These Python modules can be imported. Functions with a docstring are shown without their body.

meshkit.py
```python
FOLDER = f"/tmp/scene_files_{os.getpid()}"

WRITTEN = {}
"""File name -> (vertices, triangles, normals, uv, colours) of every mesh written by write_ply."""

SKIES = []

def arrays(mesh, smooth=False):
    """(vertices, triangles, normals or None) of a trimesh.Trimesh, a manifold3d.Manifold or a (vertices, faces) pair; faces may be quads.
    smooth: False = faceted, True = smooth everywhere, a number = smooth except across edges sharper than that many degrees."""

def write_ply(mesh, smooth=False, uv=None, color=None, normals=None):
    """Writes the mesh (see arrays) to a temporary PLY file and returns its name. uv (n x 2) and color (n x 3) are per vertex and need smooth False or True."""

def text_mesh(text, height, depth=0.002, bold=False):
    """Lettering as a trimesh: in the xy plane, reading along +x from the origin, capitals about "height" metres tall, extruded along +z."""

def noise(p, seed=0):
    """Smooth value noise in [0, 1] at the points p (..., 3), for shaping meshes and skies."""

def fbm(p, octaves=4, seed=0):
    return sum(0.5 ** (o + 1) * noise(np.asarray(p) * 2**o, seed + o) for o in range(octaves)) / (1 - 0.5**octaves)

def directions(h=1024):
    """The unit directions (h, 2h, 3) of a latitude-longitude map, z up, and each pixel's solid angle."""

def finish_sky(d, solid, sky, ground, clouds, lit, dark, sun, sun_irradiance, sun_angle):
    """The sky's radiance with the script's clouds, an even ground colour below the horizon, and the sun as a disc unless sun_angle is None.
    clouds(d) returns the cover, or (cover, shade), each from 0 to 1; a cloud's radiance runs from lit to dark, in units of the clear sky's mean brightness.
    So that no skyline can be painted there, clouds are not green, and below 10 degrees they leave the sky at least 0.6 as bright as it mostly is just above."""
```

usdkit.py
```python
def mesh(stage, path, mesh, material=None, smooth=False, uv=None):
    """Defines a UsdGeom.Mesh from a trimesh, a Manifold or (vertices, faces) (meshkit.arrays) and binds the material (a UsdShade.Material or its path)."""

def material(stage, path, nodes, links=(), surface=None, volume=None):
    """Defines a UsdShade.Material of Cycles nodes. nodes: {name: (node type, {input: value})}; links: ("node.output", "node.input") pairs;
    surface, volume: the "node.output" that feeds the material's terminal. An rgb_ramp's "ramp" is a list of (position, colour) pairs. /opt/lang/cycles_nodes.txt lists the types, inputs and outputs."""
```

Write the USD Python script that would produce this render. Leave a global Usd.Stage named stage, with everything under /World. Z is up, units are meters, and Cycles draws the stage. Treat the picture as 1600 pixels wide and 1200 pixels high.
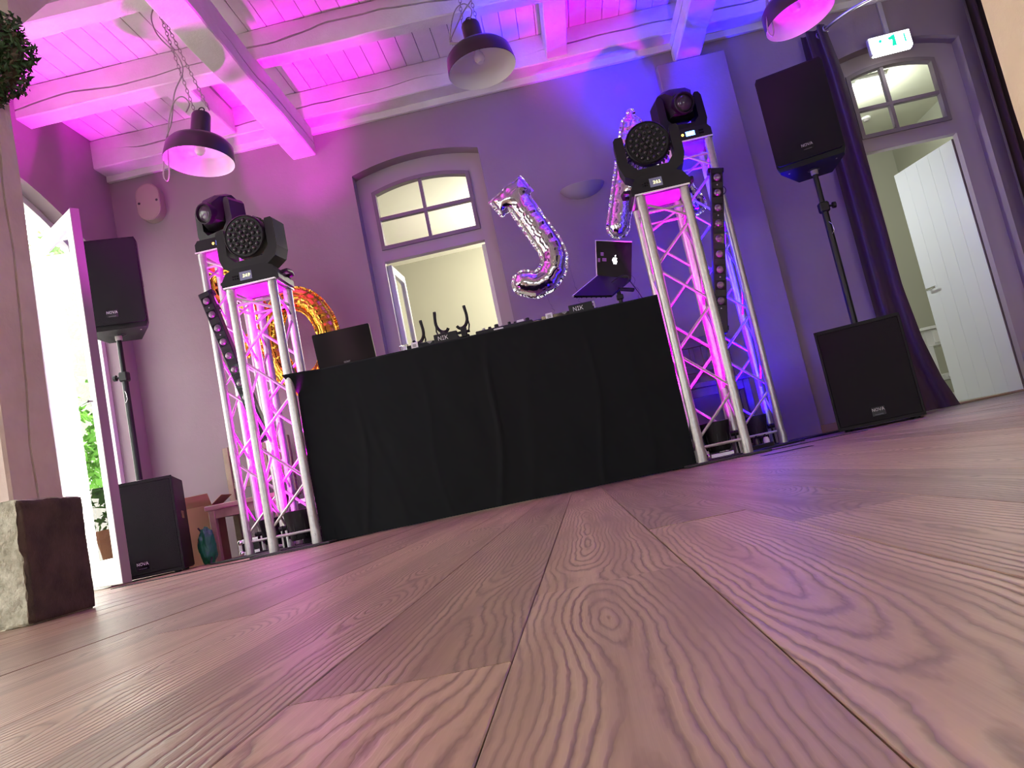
import math, random
import numpy as np
import trimesh
from shapely.geometry import Polygon, LineString, Point, box as sbox
from shapely import affinity, ops
from scipy.spatial import Delaunay, ConvexHull
from pxr import Usd, UsdGeom, UsdLux, UsdShade, Gf, Sdf, Vt
import usdkit, meshkit

random.seed(7)
rng = np.random.default_rng(7)
PI = math.pi
stage = Usd.Stage.CreateInMemory()
UsdGeom.SetStageUpAxis(stage, 'Z')
UsdGeom.SetStageMetersPerUnit(stage, 1.0)
UsdGeom.Xform.Define(stage, '/World')
UsdGeom.Scope.Define(stage, '/World/Looks')

# ------------------------------------------------------------------ camera
EXPOSURE = 0.0
cam = UsdGeom.Camera.Define(stage, '/World/camera')
F_PX = 1256.817
cam.CreateHorizontalApertureAttr(36.0)
cam.CreateVerticalApertureAttr(27.0)
cam.CreateFocalLengthAttr(F_PX / 1600 * 36.0)
cam.CreateHorizontalApertureOffsetAttr(-12.33 / 1600 * 36)
cam.CreateVerticalApertureOffsetAttr(-9.67 / 1600 * 36)
cam.CreateClippingRangeAttr(Gf.Vec2f(0.02, 500))
cam.CreateExposureAttr(EXPOSURE)
RIGHT = (0.9759738413860903, 0.07474263899106809, -0.20466704387059823)
UPV = (0.2121695407026845, -0.11222116973692176, 0.9707679923961692)
FWD = (-0.0495897865299944, 0.9908682793285533, 0.12538303749862548)
cam.AddTransformOp().Set(Gf.Matrix4d(*RIGHT, 0, *UPV, 0, *[-a for a in FWD], 0, 0, 0, 0.11, 1))

# ------------------------------------------------------------------ sky, sun, stage lights
dome = UsdLux.DomeLight.Define(stage, '/World/sky')
dome.CreateIntensityAttr(2.0)
dome.CreateColorAttr(Gf.Vec3f(0.86, 0.94, 1.0))
sun = UsdLux.DistantLight.Define(stage, '/World/sun')
sun.CreateIntensityAttr(5.5)
sun.CreateNormalizeAttr(True)
sun.CreateAngleAttr(0.6)
sun.CreateColorAttr(Gf.Vec3f(1.0, 0.95, 0.86))
SUN_FROM = np.array((.62, .30, .72))
sz = SUN_FROM / np.linalg.norm(SUN_FROM)
sx = np.cross((0, 0, 1), sz)
sx /= np.linalg.norm(sx)
sun.AddTransformOp().Set(Gf.Matrix4d(*sx, 0, *np.cross(sz, sx), 0, *sz, 0, 0, 0, 0, 1))


def spot(name, loc, aim, power, color, radius=0.05, angle=35, soft=0.35):
    """a lamp's cone of light: sits at its lamp's lens"""
    s = UsdLux.SphereLight.Define(stage, '/World/' + name)
    s.CreateRadiusAttr(radius)
    s.CreateIntensityAttr(power)
    s.CreateColorAttr(Gf.Vec3f(*color))
    api = UsdLux.ShapingAPI.Apply(s.GetPrim())
    api.CreateShapingConeAngleAttr(angle)
    api.CreateShapingConeSoftnessAttr(soft)
    d = np.array(aim, float) - np.array(loc, float)
    d /= np.linalg.norm(d)
    z = -d
    x = np.cross((0, 1, 0) if abs(z[1]) < .9 else (1, 0, 0), z)
    x /= np.linalg.norm(x)
    y = np.cross(z, x)
    s.AddTransformOp().Set(Gf.Matrix4d(*x, 0, *y, 0, *z, 0, *loc, 1))
    return s


MAGENTA = (1.0, 0.0, 1.0)
BLUE = (0.012, 0.0, 1.0)
for nm, x, y, pw, spill, col, cone in (('magenta_front_left', -1.588, 4.43, 9000, 90, MAGENTA, 36), ('magenta_rear_left', -2.015, 5.12, 7000, 70, MAGENTA, 26), ('magenta_front_right', .757, 4.43, 4500, 9, MAGENTA, 33), ('blue_rear_right', 1.118, 5.12, 42000, 420, BLUE, 24)):
    spot('light_' + nm, (x, y, .225), (x, y, 3), pw, col, angle=cone)
    spot('light_' + nm + '_spill', (x, y, .225), (x, y, 3), spill, col, angle=89, soft=.35)


def bulb_light(name, loc, power, color, radius=0.06):
    s = UsdLux.SphereLight.Define(stage, '/World/' + name)
    s.CreateRadiusAttr(radius)
    s.CreateIntensityAttr(power)
    s.CreateColorAttr(Gf.Vec3f(*color))
    s.AddTranslateOp().Set(Gf.Vec3d(*loc))
    return s


WARM = (1.0, 0.72, 0.48)
LIT_LAMPS = [(0.25, 1.9, 2.36), (2.35, 0.75, 2.30), (-0.1, -1.9, 2.30), (4.0, 0.9, 2.30), (3.6, -1.9, 2.30)]
for i, p in enumerate(LIT_LAMPS):
    bulb_light('bulb_warm_%d' % i, (p[0], p[1], p[2] + .04), 18 if i == 0 else 170, WARM)
bulb_light('bulb_next_room', (0.35, 8.6, 2.5), 330, (1.0, 0.94, 0.82), 0.12)
bulb_light('bulb_hall_side', (2.1, 6.52, 1.75), 85, (0.90, 0.97, 1.0), 0.09)  # added unseen light that brightens the open door leaf
bulb_light('bulb_hall', (3.48, 7.75, 2.95), 85, (0.96, 1.0, 0.90), 0.12)

# ------------------------------------------------------------------ materials
LOOK = {}


def mat(name, color=(.5, .5, .5), rough=.5, metal=0., spec=.5, noise=None, bump=None, emit=None, strength=1., trans=0., coat=0., sheen=0., rel='object'):
    """principled; noise=(scale, second colour, detail) mottles the colour; bump=(scale, distance) gives fine relief"""
    nodes = {'p': ('principled_bsdf', dict(base_color=color, roughness=rough, metallic=metal, specular_ior_level=spec, transmission_weight=trans, coat_weight=coat, sheen_weight=sheen))}
    links = []
    if emit is not None:
        nodes['p'][1].update(emission_color=emit, emission_strength=strength)
    if noise or bump:
        nodes['g'] = ('geometry', {})
    if noise:
        nodes['n'] = ('noise_texture', dict(scale=noise[0], detail=noise[2] if len(noise) > 2 else 4., roughness=.6))
        nodes['r'] = ('rgb_ramp', dict(ramp=[(.32, color), (.68, noise[1])]))
        links += [('g.position', 'n.vector'), ('n.fac', 'r.fac'), ('r.color', 'p.base_color')]
    if bump:
        nodes['n2'] = ('noise_texture', dict(scale=bump[0], detail=4., roughness=.6))
        nodes['b'] = ('bump', dict(strength=bump[2] if len(bump) > 2 else .6, distance=bump[1]))
        links += [('g.position', 'n2.vector'), ('n2.fac', 'b.height'), ('b.normal', 'p.normal')]
    LOOK[name] = usdkit.material(stage, '/World/Looks/' + name, nodes, links, surface='p.BSDF')
    return name


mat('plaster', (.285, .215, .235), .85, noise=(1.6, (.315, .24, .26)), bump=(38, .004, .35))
mat('reveal_paint', (.44, .39, .40), .6, noise=(3, (.47, .42, .43)))
mat('frame_paint', (.42, .34, .37), .45)
mat('sash_paint', (.22, .17, .19), .45)
mat('white_timber', (.74, .70, .68), .6, noise=(5, (.66, .61, .58)), bump=(60, .003, .5))
mat('ceiling_board', (.76, .72, .70), .6, noise=(4, (.70, .65, .63)), bump=(50, .002, .4))
mat('post_timber', (.70, .55, .48), .6, noise=(6, (.60, .45, .39)), bump=(45, .004, .6))
mat('post_cream', (.80, .69, .44), .6, noise=(6, (.73, .62, .38)), bump=(45, .004, .5))
mat('trim_timber', (.32, .20, .13), .5)
mat('white_paint', (.80, .80, .78), .4)
mat('door_white', (.82, .84, .84), .45)
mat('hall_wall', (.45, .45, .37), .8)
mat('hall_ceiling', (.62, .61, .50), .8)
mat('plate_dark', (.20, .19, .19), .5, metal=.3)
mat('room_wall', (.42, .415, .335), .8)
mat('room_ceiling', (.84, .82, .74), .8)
mat('black_plastic', (.011, .0105, .0115), .45, spec=.3, bump=(220, .0008, .5))
mat('black_cabinet', (.009, .009, .009), .55, spec=.22, bump=(260, .001, .6))
mat('grille', (.008, .008, .0085), .65, spec=.2, bump=(420, .002, .8))
mat('black_gloss', (.008, .007, .010), .12)
mat('black_metal', (.02, .02, .022), .35, metal=.6)
mat('dark_mat', (.03, .028, .03), .7)
mat('cloth', (.0095, .0115, .0125), .9, spec=.15, sheen=.04, bump=(700, .0006, .5))
mat('alu', (.58, .57, .55), .34, metal=.6, noise=(60, (.50, .49, .48)))
mat('alu_flat', (.86, .85, .85), .42, metal=.7)
mat('chrome', (.85, .85, .86), .12, metal=1.)
mat('silver_foil', (.90, .90, .93), .10, metal=1.)
mat('gold_foil', (.95, .52, .07), .14, metal=1.)
mat('lens', (.04, .04, .04), .10, spec=.6)
mat('bar_lens', (.13, .11, .12), .15, spec=.8)
mat('logo', (.40, .38, .40), .4)
mat('logo_dim', (.22, .21, .23), .4)
mat('label_white', (.80, .78, .80), .5)
mat('sticker', (.30, .10, .38), .5)
mat('lcd', (.16, .16, .24), .2, emit=(.25, .25, .42), strength=.25)
mat('lcd_digits', (1, 1, .4), .4, emit=(1., .95, .35), strength=2.2)
mat('lcd_blue', (.2, .4, 1), .3, emit=(.12, .22, 1.), strength=5.)
mat('lcd_blue_text', (.6, .8, 1), .3, emit=(.7, .85, 1.), strength=7.)
mat('led_amber', (1, .5, .1), .3, emit=(1., .42, .08), strength=4.)
mat('apple_glow', (1, 1, 1), .3, emit=(1., 1., 1.), strength=4.)
mat('fixture_magenta', (1, .1, 1), .3, emit=(1., .05, 1.), strength=2.5)
mat('fixture_blue', (.1, .1, 1), .3, emit=(.012, .004, 1.), strength=25.)
mat('lamp_black', (.028, .022, .024), .38)
mat('lamp_white', (.82, .78, .76), .3)
mat('bulb_dull', (.85, .82, .78), .15)
mat('bulb_lit', (1, .9, .7), .3, emit=(1., .74, .45), strength=30.)
mat('cable_grey', (.36, .32, .31), .5)
mat('cable_black', (.02, .02, .02), .5)
mat('chain', (.42, .38, .36), .35, metal=.8)
mat('sign_white', (1, 1, 1), .4, emit=(.95, 1., .93), strength=22.)
mat('sign_green', (.0, .6, .35), .4, emit=(.01, .50, .28), strength=1.6)
mat('ceiling_light', (1, 1, 1), .4, emit=(1., 1., .94), strength=7.)
mat('curtain', (.050, .020, .026), .9, sheen=.3, bump=(300, .001, .4))
mat('rail_metal', (.55, .53, .55), .25, metal=1.)
mat('bench_wood', (.36, .27, .19), .5, noise=(12, (.27, .20, .135)))
mat('dark_wood', (.16, .095, .065), .5, noise=(12, (.11, .065, .045)))
mat('chair_fabric', (.16, .16, .18), .9)
mat('cardboard', (.36, .19, .11), .8)
mat('green_plastic', (.01, .16, .07), .5)
mat('stone_shaded', (.10, .060, .046), .9, noise=(9, (.038, .021, .016), 7.), bump=(70, .006, .8))  # shade on the foot's side face, painted as a darker stone colour
mat('stone_light', (.62, .58, .46), .9, noise=(22, (.30, .27, .19), 7.), bump=(45, .012, 1.))
mat('leaf_dark', (.035, .075, .022), .5)
mat('leaf_brown', (.09, .06, .03), .6)
mat('twig', (.08, .05, .03), .8)
mat('terracotta', (.55, .20, .08), .8)
mat('paving', (.62, .60, .55), .8, noise=(1.5, (.54, .52, .48)))
mat('outdoor_render', (.86, .85, .80), .8)
mat('roof_tile', (.35, .16, .10), .8)
mat('speaker_cream', (.34, .27, .22), .55)
mat('shade_white', (.34, .30, .33), .6)
mat('thread', (.12, .08, .12), .5)

# leaves outdoors: some light passes through
for nm, c in (('leaf_green', (.13, .30, .05)), ('leaf_olive', (.20, .33, .09))):
    LOOK[nm] = usdkit.material(stage, '/World/Looks/' + nm, {'d': ('diffuse_bsdf', dict(color=c)), 't': ('translucent_bsdf', dict(color=c)), 'm': ('mix_closure', dict(fac=.4))},
                               [('d.BSDF', 'm.closure1'), ('t.BSDF', 'm.closure2')], surface='m.closure')
# window panes
LOOK['pane'] = usdkit.material(stage, '/World/Looks/pane', {'f': ('fresnel', dict(IOR=1.5)), 'ge': ('geometry', {}), 'fr': ('math', dict(math_type='subtract', value1=1.)), 'fm': ('math', dict(math_type='multiply')), 't': ('transparent_bsdf', dict(color=(.97, .985, .98))), 'g': ('glossy_bsdf', dict(color=(1, 1, 1), roughness=.0)), 'm': ('mix_closure', {})},
                               [('ge.backfacing', 'fr.value2'), ('f.fac', 'fm.value1'), ('fr.value', 'fm.value2'), ('fm.value', 'm.fac'), ('t.BSDF', 'm.closure1'), ('g.BSDF', 'm.closure2')], surface='m.closure')

# floor planks: flat-sawn growth rings, r = distance from a tree's pith that wanders along the plank; every plank its own
LOOK['plank_wood'] = usdkit.material(stage, '/World/Looks/plank_wood', {
    'g': ('geometry', {}), 'o': ('object_info', {}),
    's': ('vector_math', dict(math_type='scale', vector1=(37., 91., 13.))),
    'a': ('vector_math', dict(math_type='add')),
    'xyz': ('separate_xyz', {}),
    'x1': ('math', dict(math_type='add', value2=30.069)),
    'x2': ('math', dict(math_type='floored_modulo', value2=.15)),
    'off': ('map_range', dict(from_min=0., from_max=1., to_min=-.105, to_max=-.045)),
    'x3': ('math', dict(math_type='add')),
    'mpd': ('mapping', dict(scale=(2.2, 1.15, 1.))),
    'nd': ('noise_texture', dict(scale=1., detail=1.2, roughness=.5)),
    'd': ('map_range', dict(from_min=0., from_max=1., to_min=-.17, to_max=.19)),
    'xx': ('math', dict(math_type='multiply')), 'dd': ('math', dict(math_type='multiply')),
    'rr2': ('math', dict(math_type='add')), 'r': ('math', dict(math_type='sqrt')),
    'mpw': ('mapping', dict(scale=(26., 7., 1.))),
    'nw': ('noise_texture', dict(scale=1., detail=4., roughness=.62)),
    'w': ('math', dict(math_type='multiply_add', value2=.015)),
    'k': ('math', dict(math_type='multiply', value2=135.)),
    'fr': ('math', dict(math_type='fraction')),
    'ring': ('rgb_ramp', dict(ramp=[(0., (.35, .35, .35)), (.14, (.9, .9, .9)), (.5, (1, 1, 1)), (.72, (.62, .62, .62)), (.86, (.0, .0, .0)), (1., (.35, .35, .35))])),
    'mp2': ('mapping', dict(scale=(210., 6., 1.))),
    'fine': ('noise_texture', dict(scale=1., detail=3., roughness=.6)),
    'mp3': ('mapping', dict(scale=(24., 1.1, 1.))),
    'n3': ('noise_texture', dict(scale=1., detail=3., roughness=.6)),
    'amt': ('map_range', dict(from_min=.35, from_max=.62, to_min=.15, to_max=1.)),
    'soft': ('mix_color', dict(a=(.66, .66, .66))),
    'mixr': ('mix_float', dict(fac=.30)),
    'mixl': ('mix_float', dict(fac=.46)),
    'col': ('rgb_ramp', dict(ramp=[(.26, (.120, .080, .054)), (.5, (.305, .205, .138)), (.74, (.47, .335, .235))])),
    'tone': ('rgb_ramp', dict(ramp=[(0., (.76, .74, .72)), (.5, (.98, .98, .98)), (1., (1.14, 1.10, 1.08))])),
    'mul': ('mix_color', dict(blend_type='multiply', fac=1.)),
    'rr': ('map_range', dict(from_min=0., from_max=1., to_min=.48, to_max=.30)),
    'b': ('bump', dict(strength=.5, distance=.0016)),
    'p': ('principled_bsdf', dict(roughness=.42, specular_ior_level=.40)),
}, [('o.random', 's.scale'), ('g.position', 'a.vector1'), ('s.vector', 'a.vector2'), ('g.position', 'xyz.vector'), ('xyz.x', 'x1.value1'), ('x1.value', 'x2.value1'), ('o.random', 'off.value'), ('x2.value', 'x3.value1'), ('off.result', 'x3.value2'),
    ('a.vector', 'mpd.vector'), ('mpd.vector', 'nd.vector'), ('nd.fac', 'd.value'), ('x3.value', 'xx.value1'), ('x3.value', 'xx.value2'), ('d.result', 'dd.value1'), ('d.result', 'dd.value2'), ('xx.value', 'rr2.value1'), ('dd.value', 'rr2.value2'), ('rr2.value', 'r.value1'),
    ('a.vector', 'mpw.vector'), ('mpw.vector', 'nw.vector'), ('nw.fac', 'w.value1'), ('r.value', 'w.value3'), ('w.value', 'k.value1'), ('k.value', 'fr.value1'), ('fr.value', 'ring.fac'), ('a.vector', 'mp3.vector'), ('mp3.vector', 'n3.vector'), ('n3.fac', 'amt.value'), ('amt.result', 'soft.fac'), ('ring.color', 'soft.b'),
    ('a.vector', 'mp2.vector'), ('mp2.vector', 'fine.vector'), ('soft.result', 'mixr.a'), ('fine.fac', 'mixr.b'), ('mixr.result', 'mixl.a'), ('n3.fac', 'mixl.b'), ('mixl.result', 'col.fac'),
    ('o.random', 'tone.fac'), ('col.color', 'mul.a'), ('tone.color', 'mul.b'), ('mul.result', 'p.base_color'), ('n3.fac', 'rr.value'), ('rr.result', 'p.roughness'), ('mixr.result', 'b.height'), ('b.normal', 'p.normal')], surface='p.BSDF')

# ------------------------------------------------------------------ mesh helpers
TAKEN = {}


def numbered(parent, name):
    k = (parent, name)
    n = TAKEN.get(k, -1) + 1
    TAKEN[k] = n
    return name if n == 0 else '%s_%03d' % (name, n)


def setdata(prim, label=None, cat=None, group=None, kind=None):
    for k, v in (('label', label), ('category', cat), ('group', group), ('kind', kind)):
        if v:
            prim.SetCustomDataByKey(k, v)
    return prim


def thing(name, label, cat, loc=(0, 0, 0), rotz=0., group=None, kind=None):
    path = '/World/' + numbered('/World', name)
    x = UsdGeom.Xform.Define(stage, path)
    x.AddTranslateOp().Set(Gf.Vec3d(*map(float, loc)))
    if rotz:
        x.AddRotateZOp().Set(math.degrees(rotz))
    setdata(x.GetPrim(), label, cat, group, kind)
    return path


def obj(parent, name, mesh, material, smooth=30, label=None, cat=None, group=None, kind=None):
    path = parent + '/' + numbered(parent, name)
    if isinstance(mesh, (list, tuple)):
        mesh = trimesh.util.concatenate(list(mesh))
    m = usdkit.mesh(stage, path, mesh, LOOK[material], smooth=smooth)
    setdata(m.GetPrim(), label, cat, group, kind)
    return path


def top(name, mesh, material, label, cat, smooth=30, group=None, kind=None):
    return obj('/World', name, mesh, material, smooth, label, cat, group, kind)


def hull(pts):
    """the convex body of the points"""
    p = np.asarray(pts, float)
    h = ConvexHull(p)
    f = h.simplices.copy()
    n = np.cross(p[f[:, 1]] - p[f[:, 0]], p[f[:, 2]] - p[f[:, 0]])
    flip = (n * h.equations[:, :3]).sum(1) < 0
    f[flip] = f[flip][:, ::-1]
    used, inv = np.unique(f, return_inverse=True)
    return trimesh.Trimesh(p[used], inv.reshape(f.shape), process=False)


def cb(x0, x1, y0, y1, z0, z1, c=.004):
    """a box with chamfered edges"""
    a, b = np.array([x0, y0, z0], float), np.array([x1, y1, z1], float)
    c = min(c, .45 * (b - a).min())
    if c <= 0:
        m = trimesh.creation.box(b - a)
        m.apply_translation((a + b) / 2)
        return m
    pts = []
    for i in range(8):
        p = np.array([b[k] if i >> k & 1 else a[k] for k in range(3)])
        s = np.array([-1 if i >> k & 1 else 1 for k in range(3)])
        for k in range(3):
            q = p + s * c
            q[k] = p[k]
            pts.append(q)
    return hull(pts)


def box(x0, x1, y0, y1, z0, z1):
    m = trimesh.creation.box((x1 - x0, y1 - y0, z1 - z0))
    m.apply_translation(((x0 + x1) / 2, (y0 + y1) / 2, (z0 + z1) / 2))
    return m


def rod(p, q, r, n=12, r2=None):
    p, q = np.asarray(p, float), np.asarray(q, float)
    d = q - p
    L = np.linalg.norm(d)
    d /= L
    u = np.cross(d, (0, 0, 1) if abs(d[2]) < .9 else (1, 0, 0))
    u /= np.linalg.norm(u)
    w = np.cross(d, u)
    t = np.arange(n) * 2 * PI / n
    ring = np.cos(t)[:, None] * u + np.sin(t)[:, None] * w
    r2 = r if r2 is None else r2
    v = np.vstack([p + ring * r, q + ring * r2, [p], [q]])
    f = []
    for i in range(n):
        j = (i + 1) % n
        f += [[i, j, n + j], [i, n + j, n + i], [2 * n, j, i], [2 * n + 1, n + i, n + j]]
    return trimesh.Trimesh(v, f, process=False)


def tube(pts, r, n=8, closed=False, caps=True):
    pts = np.asarray(pts, float)
    N = len(pts)
    r = np.broadcast_to(r, N)
    tan = np.roll(pts, -1, 0) - np.roll(pts, 1, 0) if closed else np.gradient(pts, axis=0)
    tan /= np.linalg.norm(tan, axis=1, keepdims=True) + 1e-12
    u = np.cross(tan[0], (0, 0, 1) if abs(tan[0][2]) < .9 else (1, 0, 0))
    u /= np.linalg.norm(u)
    V = []
    t = np.arange(n) * 2 * PI / n
    for i in range(N):
        u = u - tan[i] * (u @ tan[i])
        u /= np.linalg.norm(u) + 1e-12
        w = np.cross(tan[i], u)
        V.append(pts[i] + r[i] * (np.cos(t)[:, None] * u + np.sin(t)[:, None] * w))
    V = np.vstack(V)
    f = []
    for i in range(N if closed else N - 1):
        a, b = i * n, ((i + 1) % N) * n
        for k in range(n):
            j = (k + 1) % n
            f += [[a + k, a + j, b + j], [a + k, b + j, b + k]]
    if caps and not closed:
        V = np.vstack([V, pts[:1], pts[-1:]])
        c0, c1 = N * n, N * n + 1
        for k in range(n):
            j = (k + 1) % n
            f += [[c0, j, k], [c1, (N - 1) * n + k, (N - 1) * n + j]]
    return trimesh.Trimesh(V, f, process=False)


def lathe(profile, n=32, axis='z', at=(0, 0, 0)):
    """profile: (radius, height) pairs, from the bottom up; open or closed by r = 0"""
    p = np.asarray(profile, float)
    t = np.arange(n) * 2 * PI / n
    V = np.stack([p[:, 0, None] * np.cos(t), p[:, 0, None] * np.sin(t), np.repeat(p[:, 1, None], n, 1)], -1).reshape(-1, 3)
    f = []
    for i in range(len(p) - 1):
        for k in range(n):
            j = (k + 1) % n
            f += [[i * n + k, i * n + j, (i + 1) * n + j], [i * n + k, (i + 1) * n + j, (i + 1) * n + k]]
    m = trimesh.Trimesh(V, f, process=False)
    m.update_faces(m.area_faces > 1e-12)
    if axis == 'y':      # the profile's height runs along -y (towards the camera)
        m.apply_transform(trimesh.transformations.rotation_matrix(PI / 2, (1, 0, 0)))
    m.apply_translation(at)
    return m


def extrude(poly, a, b, plane='xz'):
    """a shapely polygon in the xz, yz or xy plane, from a to b along the third axis"""
    geoms = [g for g in getattr(poly, 'geoms', [poly]) if g.area > 1e-9]
    out = []
    for g in geoms:
        m = trimesh.creation.extrude_polygon(g, b - a, engine='earcut')
        v = np.array(m.vertices)
        if plane == 'xz':
            v = np.stack([v[:, 0], a + v[:, 2], v[:, 1]], -1)
            fl = True
        elif plane == 'yz':
            v = np.stack([a + v[:, 2], v[:, 0], v[:, 1]], -1)
            fl = False
        else:
            v = v + [0, 0, a]
            fl = False
        f = np.array(m.faces)
        out.append(trimesh.Trimesh(v, f[:, ::-1] if fl else f, process=False))
    return trimesh.util.concatenate(out)


def arch(x0, x1, z0, zs, rise, n=20):
    """opening with a segmental arch: flat sill at z0, springing at zs"""
    c, h = (x0 + x1) / 2, (x1 - x0) / 2
    xs = np.linspace(x1, x0, n + 1)
    R = (h * h + rise * rise) / (2 * rise)
    zz = zs + rise - R + np.sqrt(R * R - (xs - c) ** 2)
    return Polygon([(x0, z0), (x1, z0)] + list(zip(xs, zz)))


def rotm(m, ang, axis, at=(0, 0, 0)):
    m.apply_transform(trimesh.transformations.rotation_matrix(ang, axis, at))
    return m


def xf(m, R=None, t=(0, 0, 0)):
    m = m.copy()
    if R is not None:
        m.vertices = np.asarray(m.vertices) @ np.asarray(R).T
    m.apply_translation(t)
    return m


def rrect(w, h, r, n=5):
    return sbox(-w / 2 + r, -h / 2 + r, w / 2 - r, h / 2 - r).buffer(r, quad_segs=n)


def text(s, h, at, plane='front', depth=.001, bold=True, roll=0.):
    """lettering that faces -y, centred at 'at'"""
    m = meshkit.text_mesh(s, h, depth, bold)
    v = np.array(m.vertices)
    c = (v.max(0) + v.min(0)) / 2
    v = v - c
    if roll:
        R = np.array([[math.cos(roll), -math.sin(roll)], [math.sin(roll), math.cos(roll)]])
        v[:, :2] = v[:, :2] @ R.T
    v = np.stack([v[:, 0], -v[:, 2], v[:, 1]], -1) + np.asarray(at)
    m2 = trimesh.Trimesh(v, m.faces, process=False)
    return m2


def timber(p0, p1, w, h, seed=0, crack=None, wob=.006, step=.06, updir=(0, 0, 1)):
    """a hewn beam from p0 to p1 (centres of its ends), w wide and h deep, its edges wavy, with a drying crack along one face:
    crack = (height on the face from 0 to 1, depth)"""
    p0, p1 = np.asarray(p0, float), np.asarray(p1, float)
    d = p1 - p0
    L = np.linalg.norm(d)
    d /= L
    up = np.asarray(updir, float)
    s = np.cross(d, up)
    s /= np.linalg.norm(s)
    N = max(3, int(L / step))
    T = np.arange(N + 1) / N * L
    nz = lambda k, fq, s2: meshkit.noise(np.column_stack([T * fq, T * 0 + k, T * 0 + seed * 1.37]), s2)
    wv = {k: (nz(k * 3.1, 1.7, seed) - .5) * 2 * wob for k in (1, 2, 5, 6)}
    fine = {k: (nz(k * 2.3, 7., seed + 5) - .5) * wob for k in (1, 2, 7)}
    if crack:
        uu = np.clip(crack[0] + (meshkit.fbm(np.column_stack([T * 1.3, T * 0 + 9.7, T * 0 + seed]), 4, seed) - .5) * .55, .12, .88)
        wd = (crack[2] if len(crack) > 2 else .0065) * np.clip((nz(3.3, .9, seed + 3) - (.25 if len(crack) < 3 else -1)) * 5, 0, 1)
    a, b, c = w / 2, h / 2, .008
    rows = []
    for i in range(N + 1):
        pr = [(-a + c, -b), (a - c, -b), (a, -b + c)]
        if crack:
            zc = -b + h * uu[i]
            pr += [(a, zc - wd[i] - .0004), (a - crack[1], zc), (a, zc + wd[i] + .0004)]
        pr += [(a, b - c), (a - c, b), (-a + c, b), (-a, b - c), (-a, -b + c)]
        pr = np.array(pr)
        sx, sz = np.sign(pr[:, 0]), np.sign(pr[:, 1])
        ox = np.where(sx > 0, wv[2][i] + fine[2][i], wv[1][i] + fine[1][i])
        oz = np.where(sz > 0, wv[6][i], wv[5][i]) + fine[7][i]
        rows.append(p0 + d * T[i] + (pr[:, 0] + sx * ox)[:, None] * s + (pr[:, 1] + sz * oz)[:, None] * up)
    n = len(rows[0])
    V = np.array(rows).reshape(-1, 3)
    f = []
    for i in range(N):
        for k in range(n):
            j = (k + 1) % n
            f += [[i * n + k, (i + 1) * n + k, (i + 1) * n + j], [i * n + k, (i + 1) * n + j, i * n + j]]
    for k in range(1, n - 1):
        f += [[0, k, k + 1], [N * n, N * n + k + 1, N * n + k]]
    return trimesh.Trimesh(V, f, process=False)


def leaves(centres, normals, size, seed=1):
    """one mesh of pointed leaves, each folded along its middle"""
    r = np.random.default_rng(seed)
    n = len(centres)
    t = r.normal(size=(n, 3))
    t -= normals * (t * normals).sum(1, keepdims=True)
    t /= np.linalg.norm(t, axis=1, keepdims=True)
    b = np.cross(normals, t)
    s = size * r.uniform(.6, 1.3, (n, 1))
    v = np.stack([centres - t * s, centres + b * s * .45 + normals * s * .15, centres + t * s, centres - b * s * .45 + normals * s * .15], 1).reshape(-1, 3)
    k = np.arange(n)[:, None] * 4
    return trimesh.Trimesh(v, np.vstack([k + [0, 1, 2], k + [0, 2, 3]]), process=False)

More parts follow.
